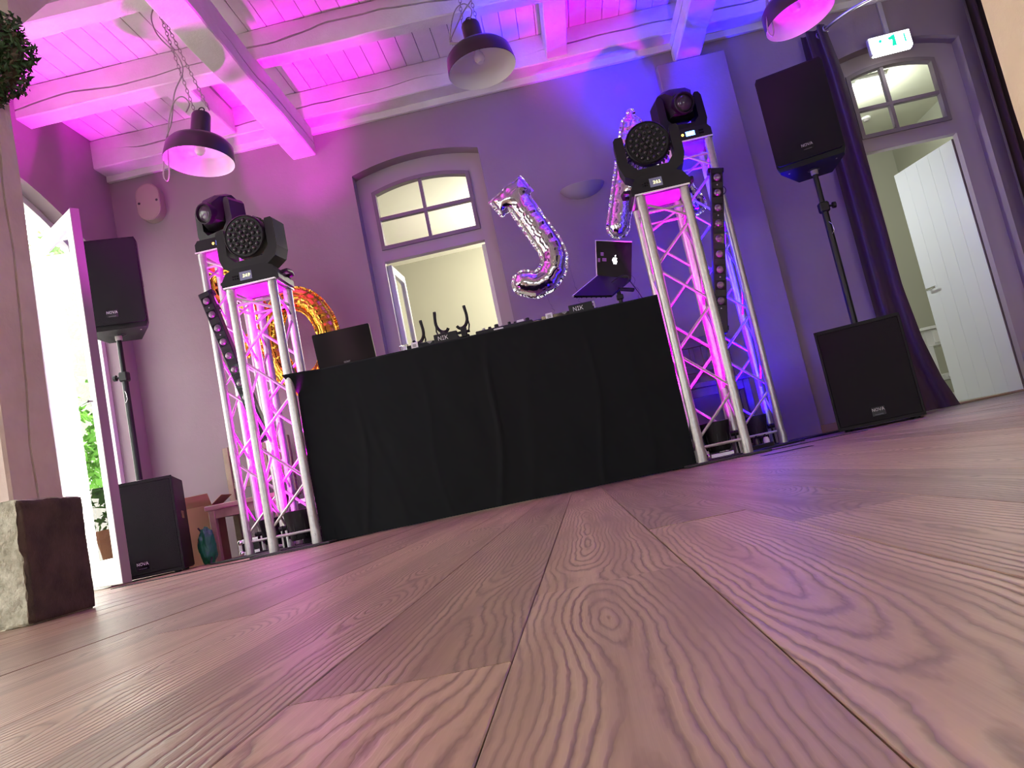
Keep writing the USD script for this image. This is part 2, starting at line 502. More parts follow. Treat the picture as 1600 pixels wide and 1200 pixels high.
# ------------------------------------------------------------------ the room
W = '/World'
XL, XR, YB, YF, ZC = -3.22, 6.5, 6.0, -4.0, 3.40      # left wall, right wall, back wall, wall behind, ceiling boards
WIN = arch(-1.27, -.254, 0, 2.715, .075)
DOOR = arch(2.50, 3.495, 0, 2.715, .085)
back = sbox(XL - .18, 0, XR + .3, 3.62).difference(WIN.union(DOOR))
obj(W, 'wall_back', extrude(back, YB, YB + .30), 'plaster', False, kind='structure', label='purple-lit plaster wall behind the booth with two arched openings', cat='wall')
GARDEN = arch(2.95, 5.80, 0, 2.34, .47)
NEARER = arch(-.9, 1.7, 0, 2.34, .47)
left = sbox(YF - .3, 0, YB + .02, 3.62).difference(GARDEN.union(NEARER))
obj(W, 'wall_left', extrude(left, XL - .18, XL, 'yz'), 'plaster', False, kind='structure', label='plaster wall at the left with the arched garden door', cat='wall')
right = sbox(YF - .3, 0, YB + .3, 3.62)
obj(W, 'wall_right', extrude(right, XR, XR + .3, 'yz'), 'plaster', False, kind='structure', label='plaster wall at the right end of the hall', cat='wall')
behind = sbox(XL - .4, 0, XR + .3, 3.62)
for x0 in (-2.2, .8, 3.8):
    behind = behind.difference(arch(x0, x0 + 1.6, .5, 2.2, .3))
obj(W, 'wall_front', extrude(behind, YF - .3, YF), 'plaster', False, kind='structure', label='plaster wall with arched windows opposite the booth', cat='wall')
obj(W, 'wall_pier', cb(1.22, 1.745, 5.90, 6.01, 0, 2.985, .006), 'plaster', False, kind='structure', label='shallow wall pier under the beam end at the right of the booth', cat='pier')

# floor: every plank is a board of its own
fl = obj(W, 'floor', box(XL, XR, YF, 6.35, -.06, -.022), 'dark_wood', False, kind='structure', label='floor of wide reddish brown wooden planks', cat='floor')
known = {0: [.80, 3.9], -1: [.53, 3.1], 1: [1.25, 4.4], -2: [.2, 2.4]}
k = -21
while -.069 + .15 * k < XR:
    x0, x1 = max(XL, -.069 + .15 * k), min(XR, -.069 + .15 * (k + 1))
    joints = known.get(k) or sorted([rng.uniform(-.6, 1.6), rng.uniform(2.2, 4.6)])
    cuts = [YF, rng.uniform(-2.6, -1.4)] + list(joints) + [YB + .005]
    for a, b in zip(cuts[:-1], cuts[1:]):
        dz = rng.uniform(-.0012, 0)
        g = .0007 if k in (0, 1) else .0003
        obj(fl, 'plank', cb(x0 + g, x1 - g, a + .0006, b - .0006, -.022, dz, .0007), 'plank_wood', False)
    k += 1

# ceiling: boards on joists on two main beams
ce = obj(W, 'ceiling', box(XL - .2, XR, YF, 6.3, 3.424, 3.5), 'ceiling_board', False, kind='structure', label='white boarded ceiling on exposed beams', cat='ceiling')
x = XL
while x < XR:
    w = .128 + rng.uniform(-.006, .006)
    obj(ce, 'board', cb(x + .0015, min(XR, x + w) - .0015, YF, YB, ZC + rng.uniform(0, .002), ZC + .024, .003), 'ceiling_board', False)
    x += w


def beam(p0, p1, w, h, seed, crack, label, wob=.007):
    top('ceiling_beam', timber(p0, p1, w, h, seed, crack, wob=wob), 'white_timber', label, 'beam', 25, kind='structure')


beam((-1.615, YF, 3.075), (-1.615, 6.02, 3.075), .185, .23, 3, (.4, .045), 'heavy whitewashed main beam running to the wall left of the arched window')
beam((1.465, 5.99, 3.10), (1.465, YF, 3.10), .195, .23, 5, (.5, .045), 'heavy whitewashed main beam resting on the wall pier at the right')
beam((4.6, YF, 3.10), (4.6, 6.0, 3.10), .19, .23, 6, None, 'heavy whitewashed main beam near the right wall, mostly out of view')
beam((XL, 5.895, 3.285), (XR, 5.895, 3.285), .18, .235, 11, (.45, .045), 'cracked whitewashed joist lying along the back wall')
beam((XL, 5.01, 3.29), (-1.60, 5.01, 3.29), .16, .225, 12, (.42, .045), 'cracked whitewashed joist above the left lamp, one bay from the back wall')
beam((-1.61, 4.975, 3.29), (XR, 4.975, 3.29), .12, .225, 13, (.5, .045), 'cracked whitewashed joist above the middle lamp, one bay from the back wall')
for i, y in enumerate((4.12, 3.24, 2.36, 1.48, .60, -.28, -1.16, -2.04, -2.92, -3.80)):
    beam((XL, y, 3.29), (XR, y, 3.29), .15, .225, 20 + i, (.45, .045), 'whitewashed joist %s bay%s from the back wall' % (('two', 'three', 'four', 'five', 'six', 'seven', 'eight', 'nine', 'ten', 'eleven')[i], 's'), wob=.007)
beam((.49, 5.81, 3.285), (.49, 5.03, 3.285), .16, .20, 41, None, 'short whitewashed trimmer between joists right of the middle lamp')
beam((-2.15, 5.08, 3.285), (-2.15, 5.81, 3.285), .18, .20, 42, None, 'short whitewashed trimmer between joists behind the left lamp')
obj(W, 'trim_1', cb(XL, XR, 5.965, 6.0, 3.115, 3.172, .004), 'white_timber', False, kind='structure', label='white fillet under the joist along the back wall', cat='trim')
obj(W, 'baseboard_back', cb(1.75, 2.40, 5.975, 6.0, 0, .06, .004), 'trim_timber', False, kind='structure', label='low brown baseboard right of the wall pier', cat='baseboard')

# left post with its brace and stone foot; right post
top('timber_post', timber((-1.695, 2.312, .34), (-1.70, 2.32, 2.965), .19, .235, 51, (.47, .05, .005), wob=.005, updir=(0, -1, 0)), 'post_timber', 'pinkish timber post with a long drying crack standing on the stone foot', 'post', 25, kind='structure')
top('knee_brace', extrude(Polygon([(2.41, 1.915), (3.37, 2.97), (3.16, 2.97), (2.41, 2.15)]), -1.72, -1.548, 'yz'), 'post_timber', 'slanting timber brace from the left post up to the main beam', 'brace', False, kind='structure')
top('timber_post', timber((1.522, 2.205, 0), (1.518, 2.205, 2.99), .19, .19, 52, None, wob=.004, updir=(-1, 0, 0)), 'post_cream', 'cream painted timber post at the right edge in front of the curtain', 'post', 25, kind='structure')


def stone_foot():
    m = trimesh.creation.box((1, 1, 1))
    for _ in range(5):
        m = m.subdivide()
    v = np.array(m.vertices)
    p = np.stack([-1.565 - (.5 - v[:, 0]) * .36, 2.175 + (v[:, 1] + .5) * .30, (v[:, 2] + .5) * .352], -1)
    nz = meshkit.fbm(p * 9, 4, 3) - .5
    n2 = meshkit.fbm(p * 38, 3, 8) - .5
    q = p.copy()
    fr, rt, tp = v[:, 1] < -.499, v[:, 0] > .499, v[:, 2] > .499
    q[fr, 1] += (nz * .034 + n2 * .022)[fr]
    q[rt, 0] += (nz * .010 + n2 * .004)[rt]
    q[tp, 2] += (nz * .016 + n2 * .005)[tp]
    arris = fr & rt
    q[arris, 0] -= (meshkit.noise(p * 26, 12) * .016)[arris]
    edge = (np.abs(v) > .499).sum(1) >= 2
    q[edge] += (np.array([-1.745, 2.325, .18]) - q[edge]) * .025
    q[:, 2] = np.maximum(q[:, 2], 0)
    fm = np.array(m.faces)
    dark = np.abs(v[fm][:, :, 0].mean(1) - .5) < .004  # triangles of the side face that carry the painted shade
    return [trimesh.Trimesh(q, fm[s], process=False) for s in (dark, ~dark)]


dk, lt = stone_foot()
t = thing('stone_foot', 'rough stone block under the left post, raw and pale with shade painted on one side', 'stone base', kind='structure')
obj(t, 'dark_face', dk, 'stone_shaded', 40, label='smoother side face with shade painted into its colour')
obj(t, 'raw_face', lt, 'stone_light', 40, label='pale rough broken face')


# frames with a fanlight in the two arched openings of the back wall
def arched_frame(n, hole, fan, opening, vx, hz, label, cat):
    f = obj(W, '%s' % n, extrude(hole.difference(fan).difference(opening).intersection(sbox(-9, .0, 9, 9)), 6.12, 6.19), 'frame_paint', False, kind='structure', label=label, cat=cat)
    inner = fan.buffer(-.03, join_style=2)
    obj(f, 'fanlight_frame', extrude(fan.difference(inner), 6.105, 6.17), 'sash_paint', False)
    x0, z0, x1, z1 = inner.bounds
    ver = sbox(vx - .013, z0, vx + .013, z1).intersection(inner)
    obj(f, 'muntin', extrude(ver, 6.12, 6.165), 'sash_paint', False)
    for a, b in ((x0, vx - .013), (vx + .013, x1)):
        obj(f, 'muntin', extrude(sbox(a, hz - .013, b, hz + .013).intersection(inner), 6.12, 6.165), 'sash_paint', False)
    for a, b in ((x0, vx - .013), (vx + .013, x1)):
        for c, d in ((z0, hz - .013), (hz + .013, z1)):
            obj(f, 'pane', extrude(sbox(a, c, b, d).intersection(inner), 6.14, 6.144), 'pane', False)
    return f


w1 = arched_frame('door_1', WIN.buffer(.004), arch(-1.165, -.367, 2.107, 2.59, .062), sbox(-1.165, -1, -.355, 2.015), -.766, 2.365,
                  'arched frame behind the booth, its glazed doors open, with a four-pane fanlight', 'door frame')
d3 = arched_frame('door_3', DOOR.buffer(.004), arch(2.65, 3.335, 2.12, 2.635, .055), sbox(2.652, -1, 3.345, 2.015), 2.935, 2.36,
                  'arched door frame at the right under the exit sign with a four-pane fanlight', 'door frame')


def glazed_leaf(name, label, hinge, free, z0, z1, stile=.07, rails=((0, .12), (1.0, .06)), toprail=.07, th=.04, rail_colour='white_paint', handle=None):
    hx, hy = hinge
    L = math.hypot(free[0] - hx, free[1] - hy)
    t = thing(name, label, 'glazed door', (hx, hy, 0), math.atan2(free[1] - hy, free[0] - hx))
    obj(t, 'stile', cb(0, stile, -th / 2, th / 2, z0, z1, .004), rail_colour, False)
    obj(t, 'stile', cb(L - stile, L, -th / 2, th / 2, z0, z1, .004), rail_colour, False)
    for z, h in rails:
        obj(t, 'rail', cb(stile, L - stile, -th / 2, th / 2, z0 + z, z0 + z + h, .004), rail_colour, False)
    obj(t, 'rail', cb(stile, L - stile, -th / 2, th / 2, z1 - toprail, z1, .004), rail_colour, False)
    zs = [z0 + z + h for z, h in rails]
    ze = [z0 + z for z, h in rails[1:]] + [z1 - toprail]
    for a, b in zip(zs, ze):
        obj(t, 'pane', box(stile, L - stile, -.004, .004, a, b), 'pane', False)
    if handle:
        obj(t, 'edge_strip', cb(L, L + .006, -th / 2, th / 2, z0, z1, .001), 'sash_paint', False)  # dark strip paints in the shade along the leaf edge
        s = handle[1]
        obj(t, 'handle', [rod((L - .035, 0, handle[0]), (L - .035, s * .055, handle[0]), .008), rod((L - .035, s * .055, handle[0]), (L - .14, s * .055, handle[0]), .008), cb(L - .05, L - .02, min(0, s * .024), max(0, s * .024), handle[0] - .06, handle[0] + .06, .003)], 'chrome')
    return t


glazed_leaf('casement_door', 'narrow white glazed door leaf swung open left inside the arched opening behind the booth', (-1.150, 6.20), (-1.135, 6.62), .012, 2.005, .055, ((0, .2), (.95, .05)))
glazed_leaf('casement_door', 'white glazed door leaf swung open at the right jamb behind the booth, seen edge-on', (-.370, 6.20), (-.380, 6.62), .012, 2.005, .055, ((0, .2), (.95, .05)))

# garden door: frame, transom and fanlight in the big arch of the left wall, one leaf open into the room
fr = extrude(GARDEN.difference(GARDEN.buffer(-.05, join_style=2)).union(sbox(3.0, 2.24, 5.75, 2.31)), -3.39, -3.33, 'yz')
gd = obj(W, 'door_2', fr, 'white_paint', False, kind='structure', label='white arched frame of the garden door in the left wall', cat='door frame')
for y in (3.28, 4.98):
    obj(gd, 'mullion', cb(-3.39, -3.33, y - .035, y + .035, 0, 2.24, .004), 'white_paint', False)
for y in (3.8, 4.35, 4.9):
    obj(gd, 'muntin', extrude(sbox(y - .014, 2.31, y + .014, 3).intersection(GARDEN.buffer(-.06)), -3.39, -3.36, 'yz'), 'white_paint', False)
gfan = GARDEN.buffer(-.06, join_style=2).intersection(sbox(0, 2.31, 9, 3))
obj(gd, 'pane', extrude(gfan, -3.378, -3.372, 'yz'), 'pane', False)
obj(gd, 'pane', box(-3.378, -3.372, 5.015, 5.745, .02, 2.24), 'pane', False)
glazed_leaf('garden_door', 'white glazed garden door leaf swung open into the hall beside the left loudspeaker', (-3.30, 4.935), (-2.575, 4.365), .012, 2.2, .085, ((0, .15),), .085, .05, handle=(1.05, -1))
# the nearer garden opening (outside the picture)
n2 = obj(W, 'door_4', extrude(NEARER.difference(NEARER.buffer(-.06, join_style=2)).union(sbox(-.85, 2.24, 1.65, 2.31)), -3.39, -3.33, 'yz'), 'white_paint', False, kind='structure', label='second arched garden opening in the left wall, nearer and out of view', cat='door frame')
for x0 in (-2.2, .8, 3.8):
    o = arch(x0, x0 + 1.6, .5, 2.2, .3)
    obj(W, 'window_%d' % (1 + int((x0 + 2.2) / 3)), extrude(o.difference(o.buffer(-.06, join_style=2)).union(sbox(x0 + .77, .5, x0 + .83, 2.45)), YF - .2, YF - .12), 'white_paint', False, kind='structure', label='arched window behind the viewer, number %d along the wall' % (1 + int((x0 + 2.2) / 3)), cat='window')

# ------------------------------------------------------------------ rooms behind the openings
ZR = 3.12
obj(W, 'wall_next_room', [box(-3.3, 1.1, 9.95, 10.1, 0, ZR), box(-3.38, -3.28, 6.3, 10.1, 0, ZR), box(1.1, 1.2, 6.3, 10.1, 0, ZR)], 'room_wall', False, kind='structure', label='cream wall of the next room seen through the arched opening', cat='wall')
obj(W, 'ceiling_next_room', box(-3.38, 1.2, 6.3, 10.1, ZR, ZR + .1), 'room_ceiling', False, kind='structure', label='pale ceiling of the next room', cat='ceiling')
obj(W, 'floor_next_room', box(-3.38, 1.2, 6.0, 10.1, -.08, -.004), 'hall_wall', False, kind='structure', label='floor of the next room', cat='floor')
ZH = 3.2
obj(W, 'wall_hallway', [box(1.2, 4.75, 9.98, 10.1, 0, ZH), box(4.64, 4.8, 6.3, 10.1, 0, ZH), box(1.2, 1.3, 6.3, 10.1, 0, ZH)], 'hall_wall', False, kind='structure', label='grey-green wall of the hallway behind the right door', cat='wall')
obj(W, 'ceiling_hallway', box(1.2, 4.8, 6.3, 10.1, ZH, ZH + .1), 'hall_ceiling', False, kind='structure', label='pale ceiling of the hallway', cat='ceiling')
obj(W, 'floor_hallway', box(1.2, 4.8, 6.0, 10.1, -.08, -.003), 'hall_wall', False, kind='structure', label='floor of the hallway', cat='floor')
obj(W, 'baseboard_hallway', cb(1.3, 4.64, 9.96, 9.98, 0, .09, .003), 'white_paint', False, kind='structure', label='white baseboard along the hallway wall', cat='baseboard')
obj(W, 'trim_2', cb(2.652, 3.345, 6.06, 6.24, 0, .014, .003), 'trim_timber', False, kind='structure', label='door threshold under the right door', cat='threshold')

t = thing('hall_ceiling_lamp', 'bright rectangular ceiling lamp in the hallway seen through the fanlight', 'ceiling lamp', (3.48, 7.62, ZH))
obj(t, 'housing', cb(-.17, .17, -.085, .085, -.05, 0, .004), 'white_paint', False)
obj(t, 'diffuser', cb(-.16, .16, -.075, .075, -.062, -.05, .004), 'ceiling_light', False)
t = thing('smoke_detector', 'small round smoke detector on the hallway ceiling', 'smoke detector', (3.853, 8.677, ZH))
obj(t, 'base', lathe([(0, -.022), (.052, -.022), (.055, -.016), (.055, 0), (0, 0)], 24), 'white_paint')
obj(t, 'sensor', lathe([(0, -.045), (.026, -.043), (.036, -.024), (.036, -.021), (0, -.021)], 24), 'cable_grey')
t = thing('pendant_globe', 'round ceiling lamp in the next room, out of sight above the opening', 'ceiling lamp', (0.35, 8.6, ZR))
obj(t, 'canopy', lathe([(0, -.03), (.05, -.03), (.06, 0), (0, 0)], 20), 'white_paint')
obj(t, 'stem', rod((0, 0, -.50), (0, 0, -.02), .008), 'chrome')

t = thing('hall_wall_lamp', 'added unseen wall lamp that brightens the open hallway door leaf', 'wall lamp', (2.1, 6.30, 1.75), PI / 2)  # added fixture around the unseen fill light for the door leaf
obj(t, 'bracket', rod((0, 0, 0), (.16, 0, 0), .012), 'chrome')
obj(t, 'plate', lathe([(0, 0), (.05, 0), (.045, .01), (0, .012)], 20).apply_transform(trimesh.transformations.rotation_matrix(PI / 2, (0, 1, 0))), 'chrome')
# white boarded door leaf, open into the hallway
hx, hy, fx, fy = 3.352, 6.205, 3.165, 6.87
L = math.hypot(fx - hx, fy - hy)
t = thing('boarded_door', 'white boarded door leaf standing open into the hallway at the right', 'door', (hx, hy, 0), math.atan2(fy - hy, fx - hx))
for i in range(5):
    a = L * i / 5
    obj(t, 'board', cb(a + .0003, a + L / 5 - .0003, -.018, .018, .014, 1.995, .0012), 'door_white', False)
obj(t, 'edge_strip', cb(-.006, .0, -.022, .022, .014, 1.995, .002), 'sash_paint', False)
h = obj(t, 'handle', [rod((L - .06, s * .016, .965), (L - .06, s * .06, .965), .010) for s in (-1, 1)] + [rod((L - .06, s * .06, .965), (L - .17, s * .06, .965), .010) for s in (-1, 1)], 'chrome')
obj(h, 'rosette', [lathe([(0, 0), (.026, 0), (.024, .006), (0, .008)], 20, 'y', (L - .06, -.018, .965)), rotm(lathe([(0, 0), (.026, 0), (.024, .006), (0, .008)], 20, 'y', (0, 0, 0)), PI, (0, 0, 1))], 'chrome')
obj(t, 'keyhole_plate', lathe([(0, 0), (.022, 0), (.02, .005), (0, .006)], 20, 'y', (L - .06, -.018, .885)), 'chrome')

t = thing('hall_console', 'white console table with a drawer in the hallway behind the door', 'table', (3.68, 8.30, 0))
obj(t, 'tabletop', cb(-.03, .72, -.03, .43, .755, .785, .004), 'white_paint', False)
obj(t, 'frame', cb(0, .69, .0, .4, .585, .755, .003), 'white_paint', False)
d = obj(t, 'drawer', cb(.07, .62, -.012, .004, .61, .74, .004), 'white_paint', False)
obj(d, 'knob', lathe([(0, 0), (.006, 0), (.006, .012), (.013, .018), (.012, .026), (0, .03)], 16, 'y', (.22, -.012, .675)), 'cable_grey')
for a, b in ((0, 0), (.64, 0), (0, .35), (.64, .35)):
    obj(t, 'leg', cb(a, a + .05, b, b + .05, 0, .585, .003), 'white_paint', False)
t = thing('wall_socket', 'white double wall socket low on the hallway wall under the console', 'socket', (4.54, 9.98, .29))
obj(t, 'frame', cb(-.075, .075, -.012, 0, -.04, .04, .004), 'white_paint', False)
for a in (-.037, .037):
    obj(t, 'outlet', lathe([(.019, 0), (.026, 0), (.026, .004), (.019, .004), (.019, -.004), (0, -.004)], 20, 'y', (a, -.012, 0)), 'label_white')
t = thing('mains_plug', 'white mains plug sitting in the hallway wall socket', 'plug', (4.577, 9.97, .29))
obj(t, 'body', lathe([(0, -.004), (.018, -.004), (.018, .03), (.012, .045), (0, .046)], 16, 'y', (0, -.006, 0)), 'white_paint')
obj(t, 'cord', tube([(0, -.045, 0), (0, -.06, -.01), (.01, -.05, -.1), (.02, -.03, -.27), (.12, -.03, -.286), (.3, -.05, -.286)], .004), 'white_paint')

# exit sign above the right door
t = thing('exit_sign', 'glowing white and green emergency exit sign above the right door', 'exit sign', (2.955, 5.925, 2.755), math.radians(-3))
obj(t, 'housing', cb(-.155, .155, -.01, .04, -.075, .065, .006), 'white_paint', False)
obj(t, 'panel', cb(-.148, .148, -.018, -.01, -.068, .055, .002), 'sign_white', False)
g = [extrude(Polygon([(-.02, .022), (.022, .04), (.034, .04), (.034, -.045), (.0, -.045), (.008, -.02), (.012, .008), (-.005, .006)]), -.022, -.018),
     extrude(Point(-.075, .012).buffer(.011), -.022, -.018), extrude(sbox(.098, -.035, .108, .03), -.022, -.018)]
obj(t, 'pictogram', g, 'sign_green', False)
obj(t, 'light_slot', cb(-.14, .14, -.006, .032, -.081, -.0755, .001), 'sign_white', False)
obj(t, 'bracket', cb(-.03, .03, .04, .075, -.03, .03, .003), 'white_paint', False)


# ------------------------------------------------------------------ wind curtain on a curved rail round the right door
def fold_sheet(A, B, folds, amp, zs, seed):
    """A(z), B(z): plan ends of the curtain at height z"""
    n = folds * 10 + 1
    V = []
    for z in zs:
        a, b = np.array(A(z)), np.array(B(z))
        d = (b - a) / np.linalg.norm(b - a)
        nn = np.array([-d[1], d[0]])
        s = np.linspace(0, 1, n)
        am = amp * (.8 + .4 * meshkit.noise(np.stack([s * folds, s * 0 + z * .5, s * 0 + seed], -1), seed))
        ph = (meshkit.noise(np.stack([s * 0 + 3, s * 0 + z * .8, s * 2 + seed], -1), seed) - .5) * 1.2
        w = np.sin(s * folds * 2 * PI + ph)
        w = np.sign(w) * np.abs(w) ** .75
        q = a + s[:, None] * (b - a) + nn * (w * am)[:, None]
        V.append(np.column_stack([q, np.full(n, z)]))
    V = np.array(V)
    m, n = V.shape[:2]
    i, j = np.meshgrid(np.arange(m - 1), np.arange(n - 1), indexing='ij')
    k = (i * n + j).ravel()
    F = np.vstack([np.stack([k, k + 1, k + n + 1], 1), np.stack([k, k + n + 1, k + n], 1)])
    return trimesh.Trimesh(V.reshape(-1, 3), F, process=False)


bx = lambda z: np.interp(z, [0, .12, .5, .9, 1.4, 2.6, 2.95], [2.665, 2.625, 2.55, 2.515, 2.515, 2.50, 2.462])
rc = np.array([3.05, 6.0])
rail = [(rc[0] + .63 * math.cos(a), rc[1] + .63 * math.sin(a), 2.9) for a in np.linspace(PI, 2 * PI, 40)]
t = thing('curtain_rail', 'curved metal curtain rail bowing out over the right door', 'curtain rail')
obj(t, 'rail', tube(rail, .011, 10), 'rail_metal')
for sx in (-1, 1):
    obj(t, 'wall_mount', lathe([(0, 0), (.03, 0), (.028, .012), (0, .014)], 20, 'y', (rc[0] + sx * .63, 6.0, 2.9)), 'rail_metal')
zs = np.linspace(.006, 2.955, 30)
t = thing('curtain', 'dark curtain gathered left of the right door, its hem flaring on the floor', 'curtain')
obj(t, 'fabric', fold_sheet(lambda z: (2.33 + .03 * (z < .3), 5.935), lambda z: (bx(z), 5.80 - .03 * (z < .2)), 2, .034, zs, 3), 'curtain', True)
for px, py in ((2.423, 5.94), (2.437, 5.86), (2.460, 5.775)):
    e = trimesh.creation.torus(.022, .005, 24, 8)
    a = math.atan2(py - rc[1], px - rc[0]) + PI / 2
    e.apply_transform(trimesh.transformations.rotation_matrix(PI / 2, (math.cos(a + PI / 2), math.sin(a + PI / 2), 0)))
    e.apply_translation((px, py, 2.9))
    obj(t, 'eyelet', e, 'rail_metal', True)
t = thing('curtain', 'dark curtain gathered at the far right of the right door behind the cream post', 'curtain')
obj(t, 'fabric', fold_sheet(lambda z: (3.50, 5.83), lambda z: (3.86, 5.86), 5, .04, zs, 9), 'curtain', True)


# ------------------------------------------------------------------ trusses with their plates
def truss(x, y, H, label, mirror=False):
    t = thing('lighting_truss', label, 'truss', (x + .12, y + .12, 0))
    c = .12
    z0, z1 = .012, H - .010
    obj(t, 'base_plate', cb(-.22, .22, -.22, .22, 0, z0, .003), 'dark_mat', False)
    tp = obj(t, 'top_plate', cb(-.148, .148, -.148, .148, z1, H, .002), 'plate_dark', False)
    for a, b, c2, d in ((-.151, .151, -.151, -.147), (-.151, .151, .147, .151), (-.151, -.147, -.147, .147), (.147, .151, -.147, .147)):
        obj(tp, 'rim', box(a, b, c2, d, z1 + .001, H + .0005), 'alu_flat', False)
    for sx in (-1, 1):
        for sy in (-1, 1):
            lg = obj(t, 'leg', rod((sx * c, sy * c, z0), (sx * c, sy * c, z1), .025, 20), 'alu')
            for a, b in ((z0, z0 + .075), (z1 - .075, z1)):
                obj(lg, 'coupler', [lathe([(.0262, a), (.0268, a + .003), (.0268, b - .003), (.0262, b)], 20, 'z', (sx * c, sy * c, 0)), rod((sx * c, sy * c - .030, (a + b) / 2 + .012), (sx * c, sy * c - .02, (a + b) / 2 + .012), .006, 8)], 'alu')
    faces = [((-c, -c), (c, -c), 0), ((-c, c), (c, c), 1), ((-c, -c), (-c, c), 1), ((c, -c), (c, c), 0)]
    for A, B, ph in faces:
        z, k = .13, ph
        while z < H - .12:
            zt = min(z + .225, H - .05)
            p, q = (A, B) if k % 2 == 0 else (B, A)
            obj(t, 'brace', rod((*p, z), (*q, zt), .008, 8), 'alu')
            z += .24
            k += 1
        for z in (.088, H - .105):
            obj(t, 'rung', rod((*A, z), (*B, z), .008, 8), 'alu')
    return t


truss(-1.708, 4.31, 1.5, 'short aluminium lighting truss at the left end of the booth under a wash light')
truss(-2.135, 5.0, 2.0, 'tall aluminium lighting truss standing behind the short one at the left of the booth')
truss(.637, 4.31, 1.5, 'short aluminium lighting truss at the right end of the booth under a wash light')
truss(.998, 5.0, 2.0, 'tall aluminium lighting truss at the right lit blue inside')


def uplight(x, y, look, label):
    t = thing('uplight', label, 'stage light', (x, y, .012))
    b = obj(t, 'housing', lathe([(0, .035), (.055, .035), (.062, .05), (.066, .10), (.078, .16), (.082, .195), (.078, .197), (.074, .18), (0, .178)], 28), 'black_plastic')
    ring = [(.0, 0.)] + [(.03, a * PI / 3) for a in range(6)] + [(.058, a * PI / 6) for a in range(12)]
    for r, a in ring:
        obj(b, 'diode', lathe([(0, .179), (.011, .179), (.009, .185), (0, .187)], 10, 'z', (r * math.cos(a), r * math.sin(a), 0)), look)
    ys = [(s * .098, 0, z) for s, z in ((-1, .115), (-1, .0), (1, .0), (1, .115))]
    obj(t, 'yoke', [cb(-.102, -.094, -.014, .014, .0, .13, .002), cb(.094, .102, -.014, .014, .0, .13, .002), cb(-.102, .102, -.014, .014, .0, .008, .002), cb(-.095, .095, -.10, .10, 0, .006, .002)], 'black_metal', False)
    for s in (-1, 1):
        obj(t, 'knob', rod((s * .076, 0, .115), (s * .118, 0, .115), .014, 12), 'black_plastic')
    for i in range(7):
        a = PI * 2 * i / 7 + .3
        obj(b, 'fin', cb(-.003, .003, .060, .072, .05, .13, .001).apply_transform(trimesh.transformations.rotation_matrix(a, (0, 0, 1))), 'black_plastic', False)
    return t


uplight(-1.588, 4.43, 'fixture_magenta', 'round uplight glowing magenta at the foot of the short left truss')
uplight(-2.015, 5.12, 'fixture_magenta', 'round uplight glowing magenta at the foot of the tall left truss')
uplight(.757, 4.43, 'fixture_magenta', 'round uplight glowing magenta at the foot of the short right truss')
uplight(1.118, 5.12, 'fixture_blue', 'round uplight glowing blue at the foot of the tall right truss')


def slab(pts, y0, y1):
    return extrude(Polygon(pts), y0, y1)


def wash_light(x, y, z, pan, tilt, number, label):
    t = thing('wash_light', label, 'moving head light', (x, y, z))
    prof = [(-.165, 0), (.165, 0), (.165, .035), (.135, .085), (.085, .105), (-.085, .105), (-.135, .085), (-.165, .035)]
    b = obj(t, 'base', slab(prof, -.125, .125), 'black_plastic', False)
    obj(b, 'display', cb(-.055, .015, -.1275, -.124, .028, .078, .001), 'lcd', False)
    obj(b, 'display_digits', text(number, .017, (-.015, -.1285, .053)), 'lcd_digits', False)
    for i in range(3):
        for j in range(2):
            obj(b, 'button', cb(-.098 + i * .013, -.089 + i * .013, -.1275, -.124, .040 + j * .014, .049 + j * .014, .001), 'black_gloss', False)
    for s in (-1, 1):
        obj(b, 'carry_handle', tube([(s * .150, -.05, .05), (s * .19, -.05, .055), (s * .198, 0, .057), (s * .19, .05, .055), (s * .150, .05, .05)], .012, 8), 'black_plastic')
    R = trimesh.transformations.rotation_matrix(pan, (0, 0, 1))
    out = [(-.185, .36), (-.185, .20), (-.165, .145), (-.11, .11), (.11, .11), (.165, .145), (.185, .20), (.185, .36), (.172, .375), (.135, .375), (.13, .36), (.13, .215), (.085, .165), (-.085, .165), (-.13, .215), (-.13, .36), (-.135, .375), (-.172, .375)]
    yk = slab(out, -.065, .065)
    yk.apply_transform(R)
    yk = obj(t, 'yoke', yk, 'black_plastic', False)
    hc = (0, 0, .305)
    RT = R @ trimesh.transformations.translation_matrix(hc) @ trimesh.transformations.rotation_matrix(tilt, (1, 0, 0))

    def put(m):
        m.apply_transform(RT)
        return m
    hd = obj(t, 'head', put(lathe([(0, -.10), (.05, -.10), (.085, -.075), (.10, -.03), (.118, .0), (.124, .035), (.124, .075), (.118, .082), (.113, .076), (0, .070)], 40, 'y')), 'black_plastic')
    for i in range(30):
        a = PI * 2 * i / 30
        obj(hd, 'fin', put(cb(-.0025, .0025, -.02, .03, .112, .130, .001).apply_transform(trimesh.transformations.rotation_matrix(a, (0, 1, 0)))), 'black_plastic', False)
    pts = [(0., 0.)] + [(.030, a * PI / 3) for a in range(6)] + [(.060, a * PI / 6 + .1) for a in range(12)] + [(.092, a * PI / 9) for a in range(18)]
    for r, a in pts:
        obj(hd, 'lens', put(lathe([(.0128, .070), (.0128, .077), (.0105, .084), (.0060, .088), (0, .0895)], 14, 'y', (r * math.cos(a), 0, r * math.sin(a)))), 'lens')
    return t


wash_light(-1.588, 4.43, 1.5, math.radians(-8), math.radians(6), '249', 'black wash moving head with many lenses showing 249 on the short left truss')
wash_light(.757, 4.43, 1.5, math.radians(-4), math.radians(2), '261', 'black wash moving head with many lenses showing 261 on the short right truss')


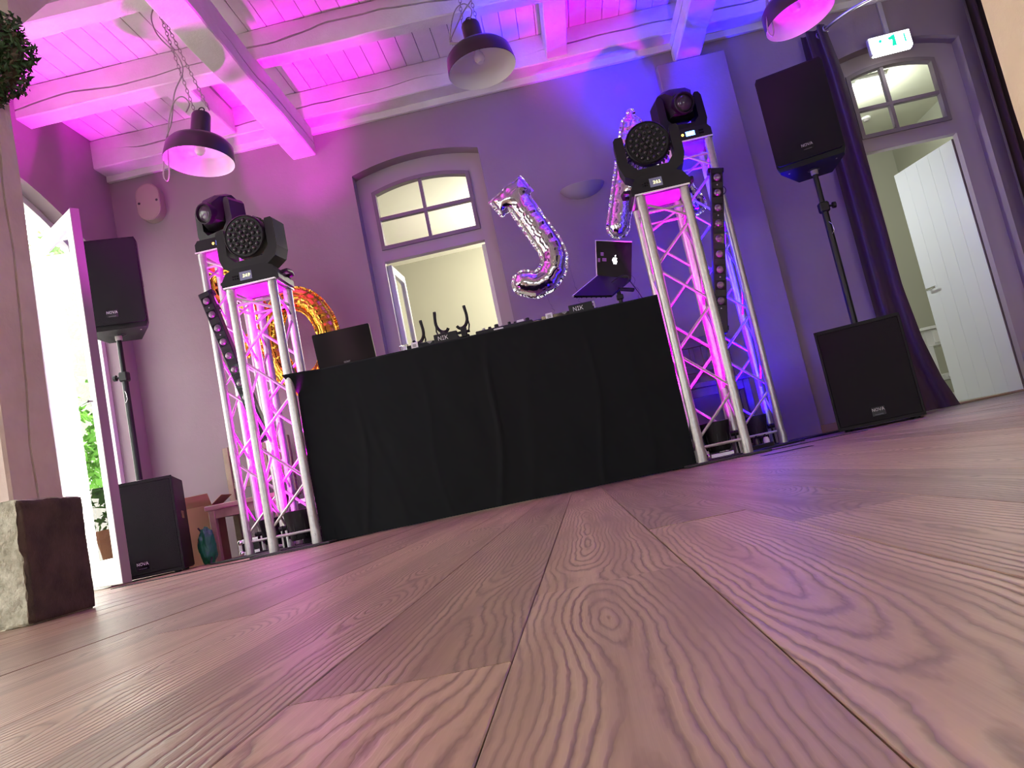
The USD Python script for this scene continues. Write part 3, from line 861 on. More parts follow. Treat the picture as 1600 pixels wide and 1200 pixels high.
def spot_light(x, y, z, pan, tilt, label):
    t = thing('spot_light', label, 'moving head light', (x, y, z))
    b = obj(t, 'base', slab([(-.155, 0), (.155, 0), (.155, .06), (.135, .085), (-.135, .085), (-.155, .06)], -.125, .125), 'black_plastic', False)
    obj(b, 'display', cb(-.010, .050, -.1275, -.124, .03, .062, .001), 'lcd_blue', False)
    obj(b, 'display_text', cb(.0, .040, -.1290, -.1270, .036, .052, .0005), 'lcd_blue_text', False)
    obj(b, 'indicator', lathe([(.009, 0), (.008, .003), (0, .004)], 12, 'y', (-.030, -.125, .045)), 'led_amber')
    for s in (-1, 1):
        obj(b, 'button', cb(.075, .105, -.1275, -.124, .045 + s * .009 - .005, .045 + s * .009 + .005, .001), 'black_gloss', False)
    R = trimesh.transformations.rotation_matrix(pan, (0, 0, 1))
    out = [(-.155, .32), (-.16, .16), (-.145, .11), (-.09, .088), (.09, .088), (.145, .11), (.16, .16), (.155, .32), (.140, .345), (.115, .345), (.105, .32), (.105, .18), (.07, .14), (-.07, .14), (-.105, .18), (-.105, .32), (-.115, .345), (-.14, .345)]
    m = slab(out, -.07, .07)
    m.apply_transform(R)
    obj(t, 'yoke', m, 'black_plastic', False)
    RT = R @ trimesh.transformations.translation_matrix((0, 0, .285)) @ trimesh.transformations.rotation_matrix(tilt, (1, 0, 0))
    pts = []
    for sx, w in ((-1, .098), (1, .098)):
        for yy, ww, lo, hi in ((-.12, .6, -.055, .055), (-.06, .92, -.085, .09), (.05, 1., -.09, .10), (.14, .7, -.06, .065)):
            pts += [(sx * w * ww, yy, lo), (sx * w * ww, yy, hi), (sx * w * ww * .6, yy, lo * 1.2), (sx * w * ww * .6, yy, hi * 1.22)]
    m = hull(pts)
    m.apply_transform(RT)
    h = obj(t, 'head', m, 'black_plastic', 50)
    m = lathe([(.070, .085), (.072, .13), (.068, .155), (.060, .158), (.056, .145)], 32, 'y')
    m.apply_transform(RT)
    obj(h, 'lens_ring', m, 'black_plastic')
    m = lathe([(.057, .140), (.045, .150), (.025, .156), (0, .158)], 32, 'y')
    m.apply_transform(RT)
    obj(h, 'lens', m, 'lens')
    m = cb(-.025, .025, -.01, .03, .119, .124, .001)
    m.apply_transform(RT)
    obj(h, 'vent', m, 'logo_dim', False)
    return t


spot_light(-2.015, 5.12, 2.0, math.radians(-22), math.radians(12), 'black spot moving head with a blue display on the tall left truss')
spot_light(1.118, 5.12, 2.0, math.radians(10), math.radians(14), 'black spot moving head with a blue display on the tall right truss')


def light_bar(x, y, z, lean, label, n=9):
    t = thing('light_bar', label, 'light bar', (x, y, z))
    Rm = trimesh.transformations.rotation_matrix(lean, (0, 1, 0))

    def put(m):
        m.apply_transform(Rm)
        return m
    b = obj(t, 'housing', put(cb(-.036, .036, -.03, .035, -1.03, 0, .004)), 'black_plastic', False)
    for i in range(n):
        zz = -.062 - i * .0965
        obj(b, 'recess', put(cb(-.029, .029, -.0315, -.028, zz - .029, zz + .029, .001)), 'black_gloss', False)
        obj(b, 'lens', put(lathe([(.0225, 0), (.0215, .006), (.015, .013), (0, .016)], 18, 'y', (0, -.0305, zz))), 'bar_lens')
        if i in (0, 2, 6, 8):
            obj(b, 'screw', put(lathe([(.005, 0), (.004, .003), (0, .004)], 10, 'y', (.0, -.030, zz - .047))), 'logo')
    for zz in (-.008, -1.0):
        obj(t, 'bracket', put(cb(-.048, .048, .0, .055, zz - .012, zz + .020, .003)), 'black_metal', False)
    obj(t, 'clamp', put(cb(-.02, .02, .03, .11, -.10, -.06, .004)), 'black_metal', False)
    obj(t, 'safety_loop', put(tube([(.036 + .02 * math.sin(a), .0, -.135 - .025 * math.cos(a)) for a in np.linspace(0, PI, 10)], .003, 6)), 'cable_black')
    return t


light_bar(-2.105, 4.885, 1.69, math.radians(-12.9), 'black bar light with a row of round lenses hanging slanted on the tall left truss')
light_bar(1.212, 4.885, 1.74, math.radians(11.6), 'black bar light with a row of round lenses hanging on the tall right truss')


# ------------------------------------------------------------------ loudspeakers: subwoofer, pole, top
def subwoofer(cx, cy, rot, label):
    """origin at the middle of the front edge on the floor"""
    t = thing('subwoofer', label, 'subwoofer', (cx, cy, 0), rot)
    w, d, h = .232, .50, .60
    obj(t, 'cabinet', cb(-w, w, 0, d, .012, h, .008), 'black_cabinet', False)
    obj(t, 'grille', cb(-w + .014, w - .014, -.010, .002, .03, h - .018, .003), 'grille', False)
    for a, b in ((sbox(-w, .012, w, .03), 0), (sbox(-w, h - .018, w, h), 1)):
        obj(t, 'frame_strip', extrude(a, -.012, .0), 'black_cabinet', False)
    for s in (-1, 1):
        obj(t, 'frame_strip', cb(min(s * w, s * (w - .014)), max(s * w, s * (w - .014)), -.012, 0, .012, h, .002), 'black_cabinet', False)
        obj(t, 'handle', cb(s * w - .004, s * w + .004, .18, .30, h * .55, h * .55 + .05, .002), 'black_gloss', False)
    bd = obj(t, 'badge', cb(-.036, .036, -.0115, -.010, .058, .108, .0005), 'black_gloss', False)
    obj(bd, 'lettering', text('NOVA', .017, (0, -.0125, .093)), 'logo', False)
    obj(bd, 'small_lettering', text('novacoustic', .006, (0, -.0125, .066), bold=False), 'logo_dim', False)
    for sx in (-1, 1):
        for sy in (.06, d - .06):
            obj(t, 'foot', rod((sx * (w - .05), sy, 0), (sx * (w - .05), sy, .014), .02, 14), 'cable_black')
    obj(t, 'pole_socket', lathe([(.02, h), (.034, h), (.032, h + .006), (.02, h + .006)], 20, 'z', (0, .27, 0)), 'black_metal')
    return t


def pole(x, y, z0, z1, zk, side, label):
    t = thing('speaker_pole', label, 'speaker pole', (x, y, z0))
    H = z1 - z0
    k = zk - z0
    obj(t, 'lower_tube', rod((0, 0, .004), (0, 0, k), .0205, 18), 'black_metal')
    obj(t, 'upper_tube', rod((0, 0, k), (0, 0, H), .0165, 18), 'black_metal')
    obj(t, 'collar', [lathe([(.021, 0), (.026, .004), (.026, .03), (.021, .034)], 18, 'z', (0, 0, k - .03)), lathe([(.017, 0), (.0225, .003), (.0225, .022), (.017, .025)], 18, 'z', (0, 0, .002)), lathe([(.017, 0), (.0225, .003), (.0225, .03), (.017, .033)], 18, 'z', (0, 0, H - .034))], 'cable_grey', label='grey rings on the tube')
    obj(t, 'clamp', cb(-.03, .03, -.026, .026, k - .035, k + .03, .008), 'black_plastic', False)
    obj(t, 'clamp_knob', [rod((side * .03, 0, k), (side * .055, 0, k), .007, 10), rod((side * .055, 0, k), (side * .073, 0, k), .020, 12)], 'black_plastic')
    obj(t, 'locking_pin', tube([(.0, -.02, k - .10), (.012, -.03, k - .12), (.015, -.03, k - .16), (.0, -.028, k - .18)], .0022, 6), 'chrome')
    return t


def top_speaker(x, y, z, rot, label):
    """origin under its pole socket, a third of its depth behind the front"""
    t = thing('loudspeaker', label, 'loudspeaker', (x, y, z), rot)
    w, h, f, b = .200, .615, -.17, .19
    bw = .115
    plan = [(-w, f), (w, f), (w, f + .05), (bw, b), (-bw, b), (-w, f + .05)]
    pts = []
    for px, py in plan:
        lift = .055 * (py - f) / (b - f)
        for zz, inn in ((lift * 0 + .0 + .0, .03), (.03, 0), (h - .03, 0), (h, .03)):
            pts.append((px * (1 - inn * 1.2 / max(abs(px), .05) * .35), py + (inn * .35 if py < 0 else -inn * .35), zz))
    obj(t, 'cabinet', hull(pts), 'black_cabinet', 20)
    obj(t, 'grille', extrude(rrect(.386, h - .05, .02), f - .016, f + .004).apply_translation((0, 0, h / 2 + .005)), 'grille', 30)
    bd = obj(t, 'badge', cb(-.034, .034, f - .0185, f - .016, .075, .125, .0005), 'black_gloss', False)
    obj(bd, 'lettering', text('NOVA', .017, (0, f - .0195, .109)), 'logo', False)
    obj(bd, 'small_lettering', text('novacoustic', .006, (0, f - .0195, .083), bold=False), 'logo_dim', False)
    obj(t, 'pole_cup', lathe([(.018, -.006), (.036, -.004), (.04, .012), (.0, .012)], 20), 'black_metal')
    for sx in (-1, 1):
        obj(t, 'rivet', lathe([(0, -.004), (.007, -.003), (.008, .002), (0, .002)], 12, 'z', (sx * .14, -.08, .002)), 'chrome')
        obj(t, 'handle', cb(sx * .165 - .012, sx * .165 + .012, -.02, .09, h * .55, h * .55 + .04, .003), 'black_gloss', False)
    return t


r20 = math.radians(20)
subwoofer(-2.735, 4.83, r20, 'black subwoofer on the floor behind the open garden door')
subwoofer(1.715, 4.68, -r20, 'black subwoofer on the floor in front of the dark curtain at the right')
pole(-2.815, 5.075, .60, 1.60, 1.32, -1, 'black speaker pole rising from the left subwoofer')
pole(1.805, 4.935, .60, 1.615, 1.37, 1, 'black speaker pole rising from the right subwoofer')
top_speaker(-2.80, 5.075, 1.60, r20, 'black loudspeaker on its pole beside the garden door')
top_speaker(1.805, 4.935, 1.615, -r20, 'black loudspeaker on its pole beside the dark curtain at the right')


# ------------------------------------------------------------------ the booth: table under a black cloth
t = thing('booth_table', 'table of the booth hidden under the black cloth', 'table', (-.43, 4.72, 0))
obj(t, 'tabletop', cb(-1.0, 1.02, -.36, .38, .905, .938, .004), 'dark_wood', False)
for a in (-.95, .93):
    for b in (-.30, .30):
        obj(t, 'leg', rod((a, b, 0), (a, b, .905), .018, 12), 'black_metal')
CX0, CX1, CY, CZ = -1.436, .607, 4.335, .945


def drape():
    nx, nz = 190, 84
    u, v = np.meshgrid(np.linspace(0, 1, nx), np.linspace(0, 1, nz), indexing='ij')
    x = CX0 + (CX1 - CX0) * u
    z = CZ * (1 - v) + .004 * v
    P = np.stack([x, z * .7, x * 0], -1)
    hang = v ** .7
    soft = (meshkit.fbm(np.stack([x * 2.6 + z * .4, z * .55, x * 0 + 2], -1), 3, 5) - .5) * .036 * hang
    fold = (meshkit.noise(np.stack([x * 9 + z * 1.6, z * .8, x * 0 + 5], -1), 9) - .5) * .008 * hang
    ridge = np.zeros_like(x)
    for cx, sl, w, a in ((-.44, .10, .014, .010), (-.72, -.05, .014, .004), (.13, .07, .012, .007), (-1.18, .09, .016, .004), (.38, .05, .014, .003), (-.30, .22, .03, .005), (-.98, -.12, .02, .003)):
        q = (x - cx - sl * (1 - v) + .02 * np.sin(z * 7 + cx * 9)) / w
        ridge += a * np.exp(-q * q) * np.clip(v * 3, 0, 1) * np.clip(1.15 - v * .3, 0, 1)
    crease = (meshkit.fbm(np.stack([x * 16, z * 13, x * 0 + 7], -1), 3, 21) - .5) * .006
    y = CY - np.maximum(soft + fold + ridge + crease, -.012) - .006 * np.sin(v * PI)
    # corner at the left hangs out over the truss leg at the top
    x = x - .055 * np.clip(1 - u * 40, 0, 1) * np.clip(1 - v * 9, 0, 1)
    y = y - .062 * np.clip(1 - u * 14, 0, 1) * np.clip(1 - v * 8, 0, 1)
    x = x - .012 * (1 - u) * np.sin(v * PI * .9) * np.clip(1 - u * 30, 0, 1)
    front = np.stack([x, y, z], -1)
    k = 12
    topb = []
    for s in np.linspace(1, 0, k)[:-1]:
        q = front[:, 0].copy()
        q[:, 1] = q[:, 1] * (1 - s) + 5.10 * s
        q[:, 2] = CZ + .0015
        topb.append(q)
    back = []
    for s in np.linspace(1, 0, 6)[:-1]:
        q = front[:, 0].copy()
        q[:, 1] = 5.105
        q[:, 2] = CZ - .6 * s
        back.append(q)
    V = np.stack(back + topb + [front[:, j] for j in range(nz)], 0)
    m, n = V.shape[:2]
    i, j = np.meshgrid(np.arange(m - 1), np.arange(n - 1), indexing='ij')
    kk = (i * n + j).ravel()
    F = np.vstack([np.stack([kk, kk + n, kk + n + 1], 1), np.stack([kk, kk + n + 1, kk + 1], 1)])
    return trimesh.Trimesh(V.reshape(-1, 3), F, process=False)


def drape_side(x, sgn, seed):
    ny, nz = 40, 40
    u, v = np.meshgrid(np.linspace(0, 1, ny), np.linspace(0, 1, nz), indexing='ij')
    y = CY + .004 + (5.10 - CY) * u
    z = CZ * (1 - v) + .004 * v
    xx = x + sgn * (meshkit.fbm(np.stack([y * 6, z * .8, y * 0 + seed], -1), 3, seed)) * .02 * v
    V = np.stack([xx, y, z], -1).reshape(-1, 3)
    i, j = np.meshgrid(np.arange(ny - 1), np.arange(nz - 1), indexing='ij')
    k = (i * nz + j).ravel()
    return trimesh.Trimesh(V, np.vstack([np.stack([k, k + 1, k + nz + 1], 1), np.stack([k, k + nz + 1, k + nz], 1)]), process=False)


top('booth_cloth', [drape(), drape_side(CX0, 1, 3), drape_side(CX1, -1, 4)], 'cloth', 'black cloth hung over the booth table down to the floor', 'tablecloth', True)
TZ = CZ + .003


# ------------------------------------------------------------------ on the table
def frame_rot(p, ax, ay, az):
    return trimesh.transformations.translation_matrix(p) @ trimesh.transformations.euler_matrix(ax, ay, az)


t = thing('laptop', 'black laptop seen from behind at the left end of the booth table', 'laptop', (-1.17, 4.47, TZ))
obj(t, 'base', cb(-.168, .168, .012, .245, 0, .02, .004), 'black_gloss', False)
m = extrude(rrect(.336, .205, .008), -.006, .004)
m.apply_transform(trimesh.transformations.rotation_matrix(math.radians(10), (1, 0, 0)))
m.apply_translation((0, -.012, .115))
sc = obj(t, 'lid', m, 'black_gloss', False)
m = text('SONY', .010, (0, -.0065, -.085))
m.apply_transform(trimesh.transformations.rotation_matrix(math.radians(10), (1, 0, 0)))
m.apply_translation((0, -.012, .115))
obj(sc, 'lettering', m, 'logo_dim', False)
obj(t, 'hinge', rod((-.14, .004, .016), (.14, .004, .016), .007, 10), 'black_plastic')


def deck(x, y, label, w=.30):
    t = thing('media_player', label, 'media player', (x, y, TZ))
    obj(t, 'body', cb(-w / 2, w / 2, 0, .30, 0, .035, .004), 'black_plastic', False)
    obj(t, 'fascia', cb(-w / 2, w / 2, -.004, .0, .004, .034, .001), 'black_gloss', False)
    obj(t, 'name_plate', cb(.010, .145, -.008, .02, .008, .062, .003), 'black_plastic', False)
    obj(t, 'name_lettering', text('NIK', .024, (.062, -.0092, .036), bold=False), 'label_white', False)
    s = obj(t, 'white_label', cb(-.125, -.085, -.008, -.002, .008, .046, .003), 'label_white', False)
    obj(s, 'label_print', extrude(rrect(.020, .018, .004), -.0088, -.0078).apply_translation((-.105, 0, .027)), 'logo', False)
    obj(t, 'printed_mark', extrude(Polygon([(-.035, .022), (.0, .022), (-.006, .014), (-.018, .006), (-.03, .014)]), -.0062, -.0038).apply_translation((.0, 0, .014)), 'logo_dim', False)
    obj(t, 'jog_wheel', lathe([(0, .036), (.085, .036), (.085, .046), (.08, .05), (0, .05)], 32, 'z', (-.02, .17, 0)), 'black_gloss')
    for i in range(3):
        obj(t, 'button', cb(-.07 + i * .02, -.058 + i * .02, .02, .032, .035, .041, .001), 'logo_dim', False)
    return t


deck(-.660, 4.43, 'flat black media player marked NIK on the table in front of the arched opening')
deck(.115, 4.44, 'flat black media player marked NIK on the table below the laptop stand')
t = thing('usb_stick', 'white memory stick standing up on the right media player', 'memory stick', (.262, 4.47, TZ))
obj(t, 'socket', cb(-.026, .026, -.02, .02, 0, .022, .003), 'black_plastic', False)
b = obj(t, 'stick', cb(-.013, .013, -.005, .005, .022, .066, .002), 'label_white', False)
obj(b, 'mark', extrude(sbox(-.005, .044, .006, .054), -.0058, -.0048), 'sticker', False)

t = thing('mixer', 'low black mixer with knobs in the middle of the booth table', 'mixer', (-.25, 4.46, TZ))
obj(t, 'body', cb(-.165, .165, -.02, .30, 0, .034, .005), 'black_plastic', False)
obj(t, 'edge_strip', cb(-.06, -.005, -.024, -.018, .016, .026, .002), 'label_white', False)
obj(t, 'edge_strip', cb(.075, .115, -.0, .02, .034, .050, .002), 'label_white', False)
for i, (a, b, r, h) in enumerate([(-.12, .03, .009, .018), (-.085, .04, .010, .02), (-.045, .03, .013, .024), (-.01, .06, .009, .02), (.03, .03, .010, .022), (.06, .08, .008, .026), (.10, .05, .010, .02), (.135, .03, .013, .022), (-.10, .13, .010, .02), (-.02, .14, .010, .02), (.08, .15, .010, .02)]):
    obj(t, 'knob', lathe([(r, .034), (r * .95, .034 + h * .8), (r * .8, .034 + h), (0, .034 + h)], 16, 'z', (a, b, 0)), 'black_metal' if i % 3 else 'logo')
obj(t, 'side_case', cb(.167, .205, .0, .05, 0, .028, .004), 'black_gloss', False)
t = thing('headphones', 'black headphones lying on the table right of the mixer', 'headphones', (-.015, 4.50, TZ))
for s in (-1, 1):
    obj(t, 'ear_cup', lathe([(0, 0), (.035, .002), (.04, .014), (.034, .03), (0, .032)], 24, 'z', (s * .045, 0, 0)), 'black_plastic')
obj(t, 'headband', tube([(.045 * math.cos(a) * 1.6, .03 + .14 * math.sin(a), .02) for a in np.linspace(0, PI, 20)], .009, 8), 'black_plastic')

t = thing('glass', 'small clear glass standing on the table left of the media player', 'glass', (-.845, 4.52, TZ))
LOOK['glass_clear'] = usdkit.material(stage, '/World/Looks/glass_clear', {'p': ('principled_bsdf', dict(base_color=(1, 1, 1), roughness=.0, transmission_weight=1., ior=1.45))}, [], surface='p.BSDF')
obj(t, 'bowl', lathe([(0, 0), (.024, 0), (.028, .06), (.0265, .06), (.023, .005), (0, .005)], 24), 'glass_clear')

# stand with three upturned hooks
t = thing('hook_stand', 'black stand with upturned hooks on the table before the arched opening', 'stand', (-.58, 4.80, TZ))


def hook(x, y, s, z0, ztop, inner):
    pts = [(x, y, ztop), (x + s * .006, y, ztop - .05), (x + s * .004, y, ztop - .085), (x - s * .012, y, ztop - .115), (x - s * .035, y, ztop - .128), (x - s * .056, y, ztop - .124), (x - s * .066, y, ztop - .108)]
    t0 = np.linspace(0, 1, len(pts))
    tt = np.linspace(0, 1, 26)
    p = np.stack([np.interp(tt, t0, np.array(pts)[:, k]) for k in range(3)], 1)
    for _ in range(3):
        p[1:-1] = (p[:-2] + 2 * p[1:-1] + p[2:]) / 4
    r = np.interp(tt, [0, .1, .6, 1], [.010, .009, .010, .009])
    hk = obj(t, 'hook', tube(p, r, 10), 'black_plastic')
    obj(hk, 'rubber_tip', lathe([(0, 0), (.0095, 0), (.0095, .012), (0, .013)], 12, 'z', (x, y, ztop - .004)), 'cable_black')
    obj(hk, 'rib', tube([(x + s * .006, y, ztop - .075), (x + s * .010, y, ztop - .115), (x + s * .0, y, ztop - .150), (x - s * .035, y, ztop - .158)], .0045, 8), 'black_plastic')
    obj(hk, 'pivot', cb(x - s * .03 - .018, x - s * .03 + .018, y - .014, y + .014, z0, ztop - .120, .004), 'black_plastic', False)


hook(-.186, 0, 1, .02, .238, 1)
hook(-.092, 0, -1, .085, .270, 1)
hook(.094, 0, 1, .085, .270, 1)
obj(t, 'cross_bar', rod((-.065, 0, .118), (.10, 0, .118), .0085, 10), 'black_plastic')
obj(t, 'lower_bar', rod((-.045, .01, .092), (.09, .01, .092), .006, 10), 'black_plastic')
obj(t, 'foot_bar', rod((-.22, .01, .02), (.09, .01, .02), .010, 10), 'black_plastic')
for a in (-.21, -.05, .08):
    obj(t, 'upright', cb(a - .012, a + .012, -.005, .03, 0, .10 if a > -.1 else .03, .003), 'black_plastic', False)

# laptop held on a post stand, lid towards the viewer
t = thing('laptop_stand', 'black post stand holding a laptop above the right of the table', 'laptop stand', (.452, 4.78, TZ))
obj(t, 'post', rod((0, 0, .006), (-.004, 0, .175), .0125, 14), 'black_metal')
obj(t, 'foot', cb(-.10, .10, -.08, .10, 0, .008, .003), 'black_metal', False)
obj(t, 'joint', cb(-.022, .018, -.02, .02, .10, .13, .004), 'black_plastic', False)
tray = hull([(-.272, -.01, .150), (-.265, -.01, .156), (.085, -.01, .118), (.08, -.01, .110), (-.10, .21, .262), (-.10, .21, .256), (.10, .21, .225), (.10, .21, .219)])
def quadslab(a, b, c, d, th, up):
    """a thin slab on the corners a b c d, th thick along up"""
    p = np.array([a, b, c, d], float)
    return hull(np.vstack([p, p + np.asarray(up, float) * th]))


# the laptop: base tipped down to the left and towards the viewer, screen standing up
t = thing('laptop', 'laptop with a glowing fruit emblem tilted on the post stand at the right', 'laptop', (0, 0, 0))
A, B_, C_, D_ = np.array((.171, 4.70, 1.106)), np.array((.395, 4.70, 1.058)), np.array((.545, 4.86, 1.165)), np.array((.352, 4.86, 1.232))
nrm = np.cross(B_ - A, D_ - A)
nrm /= np.linalg.norm(nrm)
bs = obj(t, 'base', quadslab(A, B_, C_, D_, .014, nrm), 'black_plastic', False)
for i in range(7):
    a = .10 + i * .125
    obj(bs, 'vent_rib', rod(A + (B_ - A) * a - nrm * .001, D_ + (C_ - D_) * a - nrm * .001, .004, 6), 'black_plastic')
obj(bs, 'edge_strip', tube([A + nrm * .008, D_ + nrm * .008], .007, 8), 'alu_flat')
E_, G_ = np.array((.390, 4.87, 1.462)), np.array((.606, 4.87, 1.405))
D2, C2 = np.array((.348, 4.86, 1.236)), np.array((.549, 4.86, 1.172))
sn = np.cross(C2 - D2, E_ - D2)
sn /= np.linalg.norm(sn)
ld = obj(t, 'lid', quadslab(D2, C2, G_, E_, -.008, sn), 'black_gloss', False)
obj(ld, 'edge_strip', tube([D2, E_, G_], .0045, 8), 'alu_flat')


def on_lid(poly, lift=.0008):
    u = (C2 + G_ - D2 - E_) / 2
    v = (E_ + G_ - D2 - C2) / 2
    o = (D2 + C2 + E_ + G_) / 4
    nl = -sn if sn[1] > 0 else sn
    out = []
    for g in getattr(poly, 'geoms', [poly]):
        m = trimesh.creation.extrude_polygon(g, .0012, engine='earcut')
        q = np.array(m.vertices)
        w = o + q[:, :1] * u + q[:, 1:2] * v + (q[:, 2:3] + (lift if True else 0)) * nl
        out.append(trimesh.Trimesh(w, m.faces, process=False))
    return trimesh.util.concatenate(out)


ap = Point(-.034, .012).buffer(.060).union(Point(.034, .012).buffer(.060)).union(Point(-.022, -.048).buffer(.042)).union(Point(.022, -.048).buffer(.042)).union(sbox(-.03, -.07, .03, .05))
ap = ap.buffer(.012).buffer(-.022).buffer(.010)
ap = ap.difference(Point(.102, .020).buffer(.040))
ap = affinity.translate(affinity.scale(ap, .80, 1.12, origin=(0, 0)), .03, -.03)
leaf = affinity.rotate(Point(-.016, 0).buffer(.034).intersection(Point(.016, 0).buffer(.034)), -32)
leaf = affinity.scale(leaf, .8, 1.0)
obj(ld, 'emblem', on_lid(ap), 'apple_glow', False, label='glowing white fruit emblem')
obj(ld, 'emblem_leaf', on_lid(affinity.translate(leaf, .045, .100)), 'apple_glow', False)
for i, (x, y, w, h) in enumerate(((-.33, .13, .07, .06), (-.42, -.04, .06, .065), (-.27, -.02, .10, .055))):
    obj(ld, 'sticker', on_lid(rrect(w * 1.2, h * 1.6, .012).buffer(0)).apply_translation((0, 0, 0)) if False else on_lid(affinity.translate(rrect(w * 1.2, h * 1.6, .01), x, y)), 'sticker', False)
t = thing('laptop_cable', 'thin black cable looping from the laptop on the post stand', 'cable')
obj(t, 'wire', tube([(.455 + .075 * math.cos(a) , 4.80, 1.148 + .036 * math.sin(a) + .03 * math.cos(a)) for a in np.linspace(PI * 1.1, -PI * .95, 30)], .0035, 6), 'cable_black')
obj(t, 'lead', tube([(.53, 4.82, 1.165), (.58, 4.9, 1.09), (.63, 5.0, 1.0), (.66, 5.08, .955)], .003, 6), 'cable_black')


# the stand's head plate under the laptop
obj('/World/laptop_stand', 'head_plate', cb(-.05, .05, -.03, .05, .158, .166, .003).apply_transform(trimesh.transformations.rotation_matrix(math.radians(16), (0, 1, 0))), 'black_metal', False)


# ------------------------------------------------------------------ foil balloons
def balloon(name, shape, y, fat, label, material, seed, cell=.0095, strings=(), tilt=0.):
    shape = shape.buffer(0)
    seam = .011
    x0, z0, x1, z1 = shape.bounds
    r = np.random.default_rng(seed)
    gx, gz = np.meshgrid(np.arange(x0, x1, cell), np.arange(z0, z1, cell))
    pts = np.column_stack([gx.ravel(), gz.ravel()]) + r.uniform(-.25, .25, (gx.size, 2)) * cell
    inner = shape.buffer(-seam)
    import shapely
    keep = shapely.contains_xy(inner.buffer(-cell * .45), pts[:, 0], pts[:, 1])
    P = [pts[keep]]
    rim = []
    for s, f in ((shape, 1), (inner, 0)):
        for g in getattr(s, 'geoms', [s]):
            for ring in [g.exterior] + list(g.interiors):
                n = max(12, int(ring.length / (cell * .8)))
                q = np.array([ring.interpolate(i / n, normalized=True).coords[0] for i in range(n)])
                if f:
                    nn = np.column_stack([np.gradient(q[:, 1]), -np.gradient(q[:, 0])])
                    nn /= np.linalg.norm(nn, axis=1, keepdims=True) + 1e-9
                    q = q + nn * (np.random.default_rng(seed + 3).uniform(-.004, .003, n))[:, None]
                rim.append(q)
                P.append(q)
    P = np.vstack(P)
    tri = Delaunay(P).simplices
    c = P[tri].mean(1)
    tri = tri[shapely.contains_xy(shape.buffer(.002), c[:, 0], c[:, 1])]
    line = inner.boundary
    d = np.where(shapely.contains_xy(inner, P[:, 0], P[:, 1]), shapely.distance(shapely.points(P), line), 0)
    sarc = shapely.line_locate_point(line.geoms[0] if hasattr(line, 'geoms') else line, shapely.points(P))
    h = np.sqrt(np.clip(1 - (1 - np.clip(d / fat, 0, 1)) ** 2, 0, 1)) * fat * .95
    h *= np.clip(d / .004, 0, 1)
    near = np.exp(-d / (fat * .42))
    p3 = np.column_stack([P * 14, np.full(len(P), seed)])
    puck = np.sin(sarc * 118 + 5 * meshkit.noise(p3 * .6, seed)) * .0042 + np.sin(sarc * 57 + 4 * meshkit.noise(p3 * .4, seed + 2)) * .0055
    h = h + puck * near * (d > 0) * np.clip(d / .01, 0, 1) + (meshkit.noise(p3 * .7, seed) - .5) * .008 * np.clip(d / .05, 0, 1)
    h = np.maximum(h, .0008)
    wav = (np.random.default_rng(seed + 9).uniform(-1, 1, len(P)) * .004) * (d <= 0)
    n = len(P)
    V = np.vstack([np.column_stack([P[:, 0], y - h + wav, P[:, 1]]), np.column_stack([P[:, 0], y + h + wav, P[:, 1]])])
    e1, e2 = P[tri[:, 1]] - P[tri[:, 0]], P[tri[:, 2]] - P[tri[:, 0]]
    ccw = e1[:, 0] * e2[:, 1] - e1[:, 1] * e2[:, 0] > 0
    tri = np.where(ccw[:, None], tri, tri[:, ::-1])
    F = np.vstack([tri, tri[:, ::-1] + n])
    t = thing(name, label, 'balloon')
    obj(t, 'foil', trimesh.Trimesh(V, F, process=False), material, 50)
    for pts in strings:
        obj(t, 'ribbon', tube(pts, .0016, 5), 'thread')
    return t


def curl(p, q, seed, turns=9, amp=.010):
    s = np.linspace(0, 1, turns * 8)
    p, q = np.array(p), np.array(q)
    m = p + s[:, None] * (q - p)
    g = np.clip((s - .25) * 3, 0, 1)
    return m + np.column_stack([np.cos(s * turns * 2 * PI + seed), np.sin(s * turns * 2 * PI + seed), s * 0]) * (amp * g)[:, None]


JB = LineString([(-.045, 2.105), (.02, 1.93), (.075, 1.80), (.125, 1.68), (.138, 1.60), (.115, 1.52), (.05, 1.455), (-.03, 1.432), (-.105, 1.462)]).buffer(.096, cap_style=1, quad_segs=10)
bar = LineString([(-.205, 2.03), (.06, 2.172)]).buffer(.076, cap_style=2, join_style=2)
JB = JB.union(bar).buffer(.012).buffer(-.012)
balloon('letter_balloon', JB, 5.55, .088, 'silver foil balloon in the shape of the letter J hanging above the table', 'silver_foil', 3,
        strings=[curl((.02, 5.55, 1.36), (.085, 5.05, .96), 0.), curl((.225, 5.55, 1.52), (.235, 5.08, .965), 2.)])
AB = LineString([(.615, 1.70), (.87, 2.40), (1.17, 1.74)]).buffer(.082, cap_style=1).union(LineString([(.70, 1.93), (1.08, 1.95)]).buffer(.06))
AB = AB.union(LineString([(.87, 2.40), (.885, 2.50)]).buffer(.03)).buffer(.01).buffer(-.01)
balloon('letter_balloon', AB, 5.52, .080, 'silver foil balloon in the shape of the letter A behind the right wash light', 'silver_foil', 5, strings=[curl((.60, 5.52, 1.62), (.62, 5.09, .965), 1., 7)])
OB = affinity.rotate(affinity.scale(Point(0, 0).buffer(1, 48), .290, .405), 4).difference(affinity.rotate(affinity.scale(Point(0, 0).buffer(1, 40), .118, .225), 4))
OB = affinity.translate(OB, -1.755, 1.405)
balloon('digit_balloon', OB, 5.55, .080, 'golden foil balloon in the shape of a zero behind the left trusses', 'gold_foil', 7, strings=[curl((-1.75, 5.55, 1.01), (-1.60, 5.60, .02), 1., 12)])
